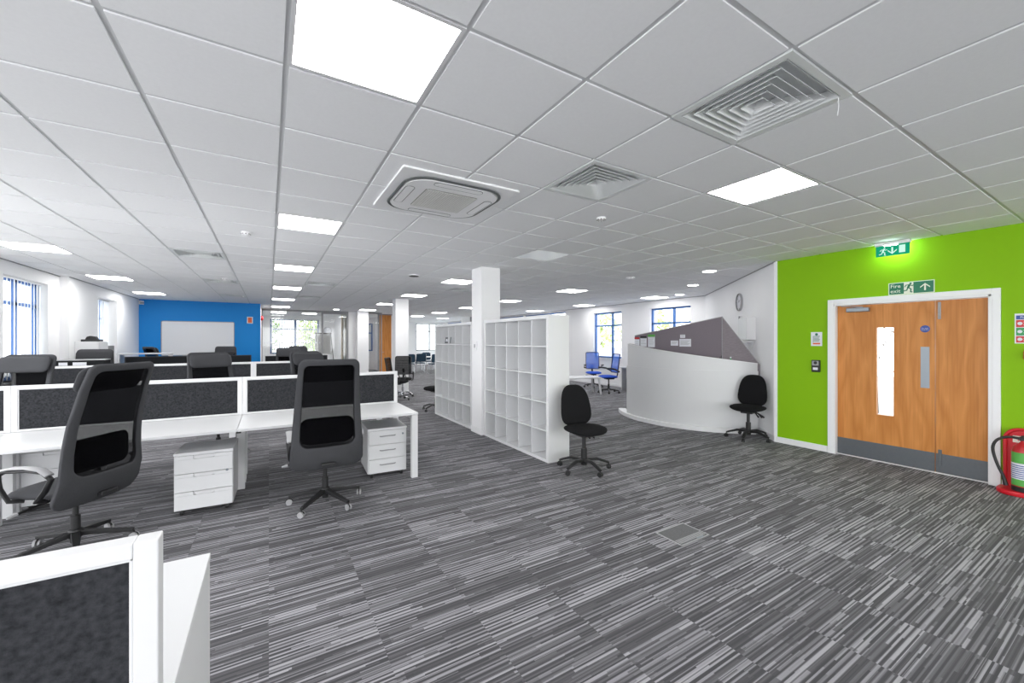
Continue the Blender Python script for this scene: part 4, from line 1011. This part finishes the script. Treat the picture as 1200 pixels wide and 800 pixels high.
# ================================================================== CUBE SHELVING
def make_shelving(lab, y0, y1, x0=3.02, x1=3.36, h=1.88):
    s = thing('cube_shelving', lab, 'shelving unit', (0, 0, 0), 0, 'white five by five cube shelving'); t = 0.048
    m = MB(); m.box(x0, x1, y0, y0+t, 0, h); m.build('side_panel', WHITELAM, s, bevel=0.002)
    m = MB(); m.box(x0, x1, y1-t, y1, 0, h); m.build('side_panel', WHITELAM, s, bevel=0.002)
    m = MB(); m.box(x0, x1, y0+t, y1-t, h-t, h); m.build('top_panel', WHITELAM, s, bevel=0.002)
    m = MB(); m.box(x0, x1, y0+t, y1-t, 0, t*0.8); m.build('base_panel', WHITELAM, s, bevel=0.002)
    ih = (h-t*1.8); iw = (y1-y0-2*t)
    for k in range(1, 5):
        z = t*0.8+ih*k/5; m = MB(); m.box(x0+0.003, x1-0.012, y0+t, y1-t, z-0.008, z+0.008); m.build('shelf', WHITELAM, s, bevel=0.0015)
    for k in range(1, 5):
        y = y0+t+iw*k/5; m = MB()
        for q in range(5):
            za = t*0.8+ih*q/5+0.008; zb = t*0.8+ih*(q+1)/5-0.008; m.box(x0+0.003, x1-0.012, y-0.007, y+0.007, za, zb)
        m.build('divider', WHITELAM, s)
    m = MB(); m.box(x1-0.012, x1-0.003, y0+t, y1-t, t*0.8, h-t); m.build('back_panel', WHITELAM, s)
    return s
sh1 = make_shelving('white cube shelving unit nearest us, right of the pillar', 4.13, 5.905)
sh2 = make_shelving('white cube shelving unit farther back, left of the pillar', 6.39, 8.19)
s = thing('card', 'small dark picture card in the top row of the far shelving', 'card', (3.05, 7.56, 1.4965))
m = MB(); m.box(0, 0.003, -0.15, 0.15, 0.0, 0.125, Matrix.Rotation(0.15, 4, 'Y')); m.build('card_sheet', mat('dark_card', (0.09, 0.10, 0.11), 0.5, noise=0.4, nscale=20), s)
m = MB()
for k in range(3): m.box(-0.002, 0.0, -0.10+k*0.075, -0.055+k*0.075, 0.035, 0.085, Matrix.Rotation(0.15, 4, 'Y'))
m.build('printed_shapes', PAPER, s)
s = thing('socket_box', 'small white switch box on the pillar between the shelving units', 'switch', mtx=frame_at((2.985, 6.12, 1.46), (0, -1, 0), (-1, 0, 0)))
m = MB(); m.box(-0.045, 0.045, -0.075, 0.075, 0, 0.03); m.build('back_box', TRIM, s, bevel=0.005)
m = MB(); m.box(-0.018, 0.018, -0.03, 0.03, 0.03, 0.036); m.build('rocker', GREYPL, s, bevel=0.003)

# ================================================================== OTHER FURNITURE
s = thing('low_table', 'low white table before the blue mesh chairs', 'table', (7.72, 9.12, 0), math.radians(-20))
m = MB(); m.box(-0.62, 0.62, -0.33, 0.33, 0.465, 0.495); m.build('tabletop', WHITELAM, s, bevel=0.004)
for sx in (-1, 1):
    for sy in (-1, 1):
        m = MB(); m.bar((sx*0.55, sy*0.26, 0.465), (sx*0.60, sy*0.30, 0.0), 0.045, 0.045); m.build('leg', WHITEMET, s)
m = MB(); m.box(-0.55, 0.55, -0.02, 0.02, 0.43, 0.465); m.build('rail', WHITEMET, s)
s = thing('wall_desk', 'white desk with panel leg under the far right windows', 'desk', (9.66, 8.55, 0))
m = MB(); m.box(-0.34, 0.37, -0.55, 0.55, 0.705, 0.735); m.build('desktop', WHITELAM, s, bevel=0.003)
m = MB(); m.box(-0.20, 0.37, 0.50, 0.53, 0, 0.705); m.build('panel_leg', WHITELAM, s)
m = MB(); m.box(-0.20, 0.37, -0.53, -0.50, 0, 0.705); m.build('panel_leg', WHITELAM, s)
m = MB(); m.box(-0.02, 0.0, -0.50, 0.50, 0.35, 0.70); m.build('modesty_panel', WHITELAM, s)
# floor box
s = thing('floor_box', 'carpeted floor access hatch with light trim in the foreground', 'floor box', (2.84, 2.07, 0), 0.0)
m = MB(); W_, D_ = 0.172, 0.122; w = 0.010
for a in (-1, 1):
    m.box(min(a*W_, a*(W_-w)), max(a*W_, a*(W_-w)), -D_, D_, 0, 0.004); m.box(-W_, W_, min(a*D_, a*(D_-w)), max(a*D_, a*(D_-w)), 0, 0.004)
m.build('trim_frame', GREYPL, s)
m = MB(); m.box(-W_+w, W_-w, -D_+w, D_-w, 0, 0.003); m.build('carpet_lid', mat('hatch_carpet', (0.13, 0.13, 0.135), 0.95, noise=0.6, nscale=40, stretch=(1, 12, 1)), s)
m = MB(); m.box(0.03, 0.11, -D_+0.004, -D_+0.02, 0.004, 0.006); m.build('cable_flap', STEEL, s)
m = MB()
for k in range(4): m.box(-W_+0.02, W_-0.02, -D_+0.024+k*0.014, -D_+0.032+k*0.014, 0.003, 0.005)
m.build('ribbed_plate', GREYPL, s)
# fire extinguishers on a red stand
st = thing('extinguisher_stand', 'red plastic fire extinguisher stand at the right photo edge', 'extinguisher stand', (6.49, 0.80, 0), PI/2)
# local: x = along wall towards the door (-> +Y after rot), y = out of ... (local +y -> -X)
m = MB(); m.prism(rrect(0.40, 0.30, 0.13, 8), 0.05, None, 0.0); m.build('base_tray', REDPL, st, bevel=0.015, seg=3)
bo = [(-0.16, 0.03), (0.16, 0.03), (0.16, 0.50)]+arc(0.05, 0.53, 0.11, 0, 90, 6)+arc(-0.05, 0.53, 0.11, 90, 180, 6)+[(-0.16, 0.50)]
fm_ = frame_at((0, -0.125, 0), (1, 0, 0), (0, -1, 0)); fm_ = Matrix(((1,0,0,0),(0,0,-1,-0.115),(0,1,0,0),(0,0,0,1)))
m = MB(); m.prism(bo, 0.02, fm_); m.build('back_board', REDPL, st, bevel=0.004)
m = MB(); m.tube([fm_ @ Vector((x, y, -0.012)) for x, y in bo], 0.016, 8, True); m.build('raised_rim', REDPL, st, smooth=True)
m = MB(); m.box(-0.05, 0.11, 0.0015, 0.003, 0.50, 0.57, Matrix.Translation((0, -0.115, 0))); lb = m.build('fire_label', SIGNCREAM, st)
text_part('FIRE', 0.055, SIGNRED, lb, Matrix.Translation((0.03, -0.1115, 0.535)) @ Matrix.Rotation(PI/2, 4, 'X') @ Matrix.Rotation(PI, 4, 'Y'))
ext = thing('fire_extinguisher', 'red fire extinguisher with green label standing on the red stand', 'fire extinguisher', (6.45, 0.815, 0.052))
m = MB(); m.lathe([(0.075, 0.0), (0.082, 0.012), (0.082, 0.39), (0.07, 0.44), (0.035, 0.475), (0.025, 0.485), (0.025, 0.50)], n=32); m.build('cylinder', REDPAINT, ext, smooth=True)
m = MB(); m.lathe([(0.0835, 0.055), (0.0835, 0.385)], n=32, cap=False); m.build('label', LABELGREEN, ext, smooth=True)
m = MB(); m.lathe([(0.0842, 0.12), (0.0842, 0.28)], n=32, cap=False); m.build('white_panel', PAPER, ext, smooth=True)
m = MB()
for k in range(7):
    m.lathe([(0.0847, 0.132+k*0.020), (0.0847, 0.140+k*0.020)], n=32, cap=False)
m.build('printing', SIGNBLUE, ext)
m = MB(); m.lathe([(0.084, 0.0), (0.084, 0.045)], n=32, cap=False); m.build('foot_band', BLACKPL, ext)
m = MB(); m.cbox((0, 0, 0.515), (0.05, 0.06, 0.035)); m.bar((0, 0.02, 0.54), (0, -0.13, 0.575), 0.024, 0.012); m.bar((0, 0.02, 0.525), (0, -0.11, 0.53), 0.022, 0.010); m.build('valve_and_lever', BLACKPL, ext, bevel=0.003)
m = MB(); m.tube(smooth_path([(0, 0.03, 0.515), (-0.01, 0.10, 0.520), (-0.03, 0.17, 0.480), (-0.035, 0.20, 0.39), (-0.035, 0.175, 0.25), (-0.035, 0.130, 0.12)]), 0.0125, 10); hs = m.build('hose', BLACKPL, ext, smooth=True)
m = MB(); m.cyl((-0.035, 0.133, 0.13), (-0.035, 0.112, 0.03), 0.013, 0.018, 12); m.build('nozzle', BLACKPL, hs)
# storage by left wall
s = thing('tall_cupboard', 'white cupboard against the left wall past the pier', 'cupboard', (XL2+0.165, 11.42, 0))
m = MB(); m.box(-0.16, 0.16, -0.28, 0.28, 0.05, 1.53); m.build('carcass', WHITELAM, s, bevel=0.003)
for a in (0, 1):
    m = MB(); m.box(0.161, 0.178, -0.278+a*0.279, -0.003+a*0.279, 0.06, 1.52); d_ = m.build('door', WHITELAM, s, bevel=0.002)
    m = MB(); m.tube([(0.178, -0.03+a*0.06, 0.86), (0.198, -0.03+a*0.06, 0.87), (0.198, -0.03+a*0.06, 0.95), (0.178, -0.03+a*0.06, 0.96)], 0.005, 8); m.build('handle', GREYPL, d_)
m = MB(); m.box(-0.15, 0.15, -0.27, 0.27, 0, 0.05); m.build('plinth', GREYPL, s)
s = thing('hole_punch', 'black office hole punch on top of the white cupboard', 'hole punch', (XL2+0.18, 11.40, 1.53))
m = MB(); m.box(-0.14, 0.14, -0.10, 0.10, 0, 0.045); m.build('base', BLACKPL, s, bevel=0.012)
m = MB(); m.prism([(-0.09, 0.045), (0.09, 0.045), (0.065, 0.10), (-0.02, 0.115), (-0.065, 0.10)], 0.12, Matrix(((1,0,0,0),(0,0,1,-0.06),(0,1,0,0),(0,0,0,1)))); m.build('lever_body', BLACKPL, s, bevel=0.01)
s = thing('archive_box', 'grey box file stack beside the white cupboard', 'box', (XL2+0.18, 11.95, 0))
m = MB(); m.box(-0.15, 0.15, -0.2, 0.2, 0, 1.28); m.build('cabinet', GREYPL, s, bevel=0.004)
m = MB(); m.box(-0.14, 0.155, -0.18, 0.18, 1.281, 1.44); m.build('box_file', mat('box_grey', (0.2, 0.2, 0.21), 0.6), s, bevel=0.006)
s = thing('storage_tray', 'low dark desktop unit with two white labels left behind the second row', 'desktop unit', (-2.75, 9.42, TOP))
m = MB(); m.box(-0.40, 0.40, -0.12, 0.12, 0, 0.49); m.build('case', SCRDARK, s, bevel=0.006)
m = MB(); m.box(-0.41, 0.41, -0.13, 0.13, 0.49, 0.505); m.build('lid', GREYPL, s)
for x, w_ in ((-0.09, 0.05), (0.10, 0.08)):
    m = MB(); m.box(x-w_, x+w_, -0.124, -0.121, 0.41, 0.46); m.build('label_strip', PAPER, s)
s = thing('standing_desk', 'white high standing desk before the blue wall at left', 'desk', (-2.6, 13.25, 0.74), 0.05)
s.location.z = 0.0
m = MB(); m.box(-0.5, 0.5, -0.25, 0.25, 1.215, 1.24); m.build('desk_shelf', WHITELAM, s, bevel=0.003)
for sx in (-1, 1):
    m = MB(); m.box(sx*0.46-0.02, sx*0.46+0.02, -0.24, 0.24, 0.0, 1.215); m.build('leg', WHITELAM, s)

# ================================================================== MEETING ROOM
GY = 18.1
def glass_panel(lab, x0, x1, dots=True):
    s = thing('glass_partition', lab, 'glass partition', (0, GY, 0))
    m = MB(); m.box(x0+0.02, x1-0.02, -0.006, 0.006, 0.05, CE-0.05); m.build('pane', ROOMGLASS, s)
    m = MB(); m.box(x0, x1, -0.025, 0.025, CE-0.06, CE); m.box(x0, x1, -0.025, 0.025, 0, 0.06); m.box(x0, x0+0.03, -0.025, 0.025, 0.06, CE-0.06); m.box(x1-0.03, x1, -0.025, 0.025, 0.06, CE-0.06); m.build('frame', SHADOWGAP_FRAME, s)
    if dots:
        m = MB(); n = int((x1-x0)/0.12)
        for k in range(n): m.box(x0+0.06+k*0.12, x0+0.11+k*0.12, -0.009, -0.007, 1.44, 1.49)
        m.build('manifestation_dots', PAPER, s)
glass_panel('wide glass pane of the meeting room front', -0.24, 1.86)
s = thing('glass_partition', 'narrow glass pane of the meeting room front beside the pillar', 'glass partition', (0, GY, 0))
m = MB(); m.box(1.88, 2.80, -0.006, 0.006, 0.05, 2.66); m.build('pane', ROOMGLASS, s)
m = MB(); m.box(1.86, 2.86, -0.025, 0.025, 2.64, CE); m.box(1.86, 1.90, -0.025, 0.025, 0, 2.64); m.box(2.78, 2.86, -0.025, 0.025, 0, 2.64); m.box(1.9, 2.78, -0.025, 0.025, 0, 0.06); m.build('frame', SHADOWGAP_FRAME, s)
s = struct(thing('door_2', 'pale wooden door standing open inside the meeting room', 'door', (2.62, 18.2, 0), math.radians(78)), 'pale wooden door standing open inside the meeting room', 'door')
m = MB(); m.box(0, 0.85, -0.02, 0.02, 0.01, 2.60); m.build('door_leaf', PALEOAK, s)
m = MB(); m.cyl((0.78, -0.06, 1.0), (0.66, -0.06, 1.0), 0.01, n=10); m.cyl((0.78, -0.06, 1.0), (0.78, -0.02, 1.0), 0.01, n=10); m.build('door_handle', CHROME, s)
clock(frame_at((2.55, 22.4, 2.05), (1, 0, 0), (0, -1, 0)), 'round clock on the rear wall inside the meeting room', 0.19)
s = thing('flip_chart', 'flip chart easel with blank white pad in the meeting room', 'flip chart', (2.08, 19.3, 0), 0.15)
m = MB(); m.box(-0.33, 0.33, -0.015, 0.0, 0.95, 1.85, Matrix.Rotation(-0.12, 4, 'X')); m.build('board', WHITELAM, s)
m = MB(); m.box(-0.34, 0.34, -0.03, 0.012, 1.85, 1.90, Matrix.Rotation(-0.12, 4, 'X')); m.build('clamp', BLACKPL, s)
for sx in (-1, 1):
    m = MB(); m.tube([(sx*0.30, 0.18, 1.86), (sx*0.40, -0.15, 0.0)], 0.013, 8); m.build('leg', BLACKPL, s)
m = MB(); m.tube([(0, 0.22, 1.75), (0, 0.75, 0.0)], 0.013, 8); m.build('leg', BLACKPL, s)
s = struct(thing('door_3', 'tall orange oak door between the two far pillars', 'door', (0, 18.95, 0)), 'tall orange oak door between the two far pillars', 'door')
m = MB(); m.box(4.33, 4.86, -0.02, 0.02, 0.0, 2.72); m.build('door_leaf', OAK, s)
m = MB(); m.box(4.26, 4.33, -0.03, 0.03, 0, CE); m.box(4.26, 4.92, -0.03, 0.03, 2.72, CE); m.build('door_frame', SHADOWGAP_FRAME, s)
m = MB(); m.cyl((4.40, -0.06, 1.02), (4.52, -0.06, 1.02), 0.01, n=10); m.cyl((4.40, -0.06, 1.02), (4.40, -0.02, 1.02), 0.01, n=10); m.build('door_handle', CHROME, s)
glass_panel('glass pane beside the oak door seen between the far pillars', 3.25, 4.24, False)
window_x('window_8', 'white framed window glimpsed left of the oak door', 22.5, 4.0+0.9, 4.86, 1.0, 2.5, [], 1.9, WINBLUE) if False else None
window_x('window_8', 'window glimpsed between the farthest pillar and the oak door', 22.38, 3.98, 4.75, 1.0, 2.45, [4.3], 1.95, WINBLUE)
s = struct(thing('door_4', 'oak panel above the far end of the shelving', 'door', (0, 18.88, 0)), 'oak door glimpsed above the far shelving', 'door')
m = MB(); m.box(8.95, 9.75, -0.02, 0.02, 0, 2.72); m.build('door_leaf', OAK, s)
m = MB(); m.box(8.86, 8.95, -0.03, 0.03, 0, CE); m.build('door_frame', SHADOWGAP_FRAME, s)
m = MB(); m.cyl((9.05, -0.06, 1.02), (9.17, -0.06, 1.02), 0.01, n=10); m.build('door_handle', CHROME, s)
# conference tables and chairs
tb = None
for k, (x, y) in enumerate(((5.85, 20.3), (7.15, 19.7))):
    lab = ('white conference table at the left of the far end', 'white conference table at the right of the far end')[k]
    if tb is None:
        tb = thing('conference_table', lab, 'table', (x, y, 0), -0.3, 'white conference tables')
        m = MB(); m.box(-0.7, 0.7, -0.4, 0.4, 0.71, 0.74); m.build('tabletop', WHITELAM, tb, bevel=0.004)
        for sx in (-1, 1):
            for sy in (-1, 1):
                m = MB(); m.bar((sx*0.62, sy*0.32, 0.71), (sx*0.62, sy*0.32, 0), 0.04, 0.04); m.build('leg', CHROME, tb)
    else: c = copy_tree(tb); c.location = (x, y, 0); c['label'] = lab
def make_visitor(lab, loc, rz):
    s = thing('visitor_chair', lab, 'chair', loc, rz, 'dark teal visitor chairs')
    m = MB(); m.pad([(x, y+0.02) for x, y in rrect(0.48, 0.46, 0.08, 5)], lambda a, b, h: (a, b, 0.46+h), 0.03, 0.03); m.build('seat', NAVYFAB, s, smooth=True)
    m = MB(); m.pad([(x, z+0.72) for x, z in rrect(0.47, 0.40, 0.08, 5)], lambda a, b, h: (a, -0.24-(b-0.72)*0.15+0.3*a*a+h, b), 0.02, 0.02); m.build('backrest', NAVYFAB, s, smooth=True)
    for sx in (-1, 1):
        m = MB(); m.tube([(sx*0.23, -0.27, 0.90), (sx*0.25, -0.22, 0.55), (sx*0.255, -0.20, 0.02), (sx*0.255, -0.15, 0.012), (sx*0.255, 0.20, 0.012), (sx*0.255, 0.24, 0.03), (sx*0.25, 0.22, 0.42)], 0.012, 8); m.build('leg', CHROME, s, smooth=True)
    return s
vc = None
for x, y, fx, fy, lab in ((5.66, 18.75, 0.2, 1, 'dark teal visitor chair leftmost at the far conference tables'), (6.32, 19.2, 0.1, 1, 'dark teal visitor chair second from left at the far conference tables'),
                          (6.66, 18.2, -0.1, 1, 'dark teal visitor chair nearest us at the far conference tables'), (7.25, 18.5, 0.1, 1, 'dark teal visitor chair beside the far shelving edge'),
                          (5.95, 21.2, 0, -1, 'dark teal visitor chair across the left conference table'), (7.2, 20.6, 0, -1, 'dark teal visitor chair across the right conference table')):
    if vc is None: vc = make_visitor(lab, (x, y, 0), facing(fx, fy))
    else: place(vc, lab, x, y, fx, fy)

# ================================================================== OUTSIDE
m = MB(); m.box(-14, -3.72, -2, 30, -0.25, -0.2); m.box(10.6, 26, 3, 30, -0.25, -0.2); m.box(-4, 12, 26.25, 38, -0.25, -0.2); m.box(6.9, 16, -6, 3.0, -0.25, -0.2)
g = m.build('ground', TARMAC); struct(g, 'pale ground outside the windows', 'ground')
def tree(lab, x, y, h, r, mt, n=420, z=-0.2, ls=0.10):
    s = thing('tree', lab, 'tree', (x, y, z), 0, 'trees outside the windows')
    m = MB(); m.tube([(0, 0, 0), (0.03, 0.02, h*0.35), (-0.03, 0.05, h*0.7)], [0.12, 0.09, 0.04], 8)
    for k in range(6):
        a = k*PI/3+0.3; m.tube([(0, 0, h*(0.3+0.05*k)), (math.cos(a)*r*0.7, math.sin(a)*r*0.7, h*(0.5+0.06*k))], [0.04, 0.012], 6)
    m.build('trunk', BARK, s)
    m = MB()
    for k in range(n):
        u = Vector((random.gauss(0, 1), random.gauss(0, 1), random.gauss(0, 1))).normalized()*(random.random()**0.45)
        c = Vector((u.x*r, u.y*r, h*0.58+u.z*h*0.42)); d = Vector((random.gauss(0, 1), random.gauss(0, 1), random.gauss(0, 1))).normalized()
        e = d.orthogonal().normalized(); f = d.cross(e); q = ls+ls*1.2*random.random()
        m.face([m.v(c+e*q), m.v(c+f*q*0.6), m.v(c-e*q), m.v(c-f*q*0.6)])
    o = m.build('foliage', mt, s); return s
tree('pale green tree outside the window behind the blue chairs', 17.2, 18.6, 3.8, 1.6, LEAF2)
tree('bushy green tree outside to the right of the blue chair window', 17.5, 15.0, 3.6, 1.4, LEAF2)
tree('tree outside the window above the counter', 18.5, 11.5, 4.6, 1.5, LEAF2)
tree('green tree outside the meeting room window at left', -0.6, 27.6, 4.0, 1.3, LEAF)
tree('green tree outside the meeting room window at right', 2.6, 28.2, 3.6, 1.3, LEAF2)
car = thing('car', 'pale lilac parked car outside the window behind the blue chairs', 'car', (13.4, 13.2, -0.2), 0.6)
prof_ = [(-2.0, 0.35), (2.0, 0.35), (2.05, 0.7), (1.9, 0.88), (1.1, 0.98), (0.55, 1.40), (-0.75, 1.44), (-1.55, 1.0), (-2.0, 0.92)]
mt_ = Matrix(((1,0,0,0),(0,0,1,-0.8),(0,1,0,0),(0,0,0,1)))
m = MB(); m.prism(prof_, 1.6, mt_); m.build('body', CARPAINT, car, bevel=0.08, seg=3)
m = MB(); m.prism([(0.95, 1.0), (0.5, 1.34), (-0.7, 1.37), (-1.35, 1.02)], 1.63, Matrix(((1,0,0,0),(0,0,1,-0.815),(0,1,0,0),(0,0,0,1)))); m.build('side_windows', INK, car)
for x in (-1.25, 1.3):
    for y in (-0.72, 0.72):
        m = MB(); m.cyl((x, y-0.1, 0.31), (x, y+0.1, 0.31), 0.31, n=24); m.build('wheel', BLACKPL, car, smooth=True)
tree('thin branched tree outside the oak door window', 12.6, 3.9, 4.2, 0.9, BARK, 260, ls=0.025)

# ================================================================== LIGHT AND CAMERA
w = bpy.data.worlds.new('world'); scn.world = w; w.use_nodes = True
bg = w.node_tree.nodes['Background']; bg.inputs[0].default_value = (0.97, 0.985, 1.0, 1); bg.inputs[1].default_value = 2.5
cam = bpy.data.cameras.new('camera'); co = bpy.data.objects.new('camera', cam); COL.objects.link(co)
cam.sensor_fit = 'HORIZONTAL'; cam.sensor_width = 36; cam.lens = 473.28*36/1200; cam.clip_start = 0.05; cam.clip_end = 200
cam.shift_y = -(400-398.94)/1200
co.location = (0, 0, HCAM); co.rotation_euler = (PI/2, 0, -math.radians(31.043))
scn.camera = co
vs = scn.view_settings; scn.display_settings.display_device = 'sRGB'
vs.view_transform = 'Standard'; vs.look = 'None'; vs.gamma = 1; vs.exposure = 0.97; vs.use_curve_mapping = False
cy = scn.cycles; cy.max_bounces = 12; cy.diffuse_bounces = 9; cy.glossy_bounces = 3; cy.transparent_max_bounces = 16; cy.sample_clamp_indirect = 4.0; cy.caustics_reflective = False; cy.caustics_refractive = False
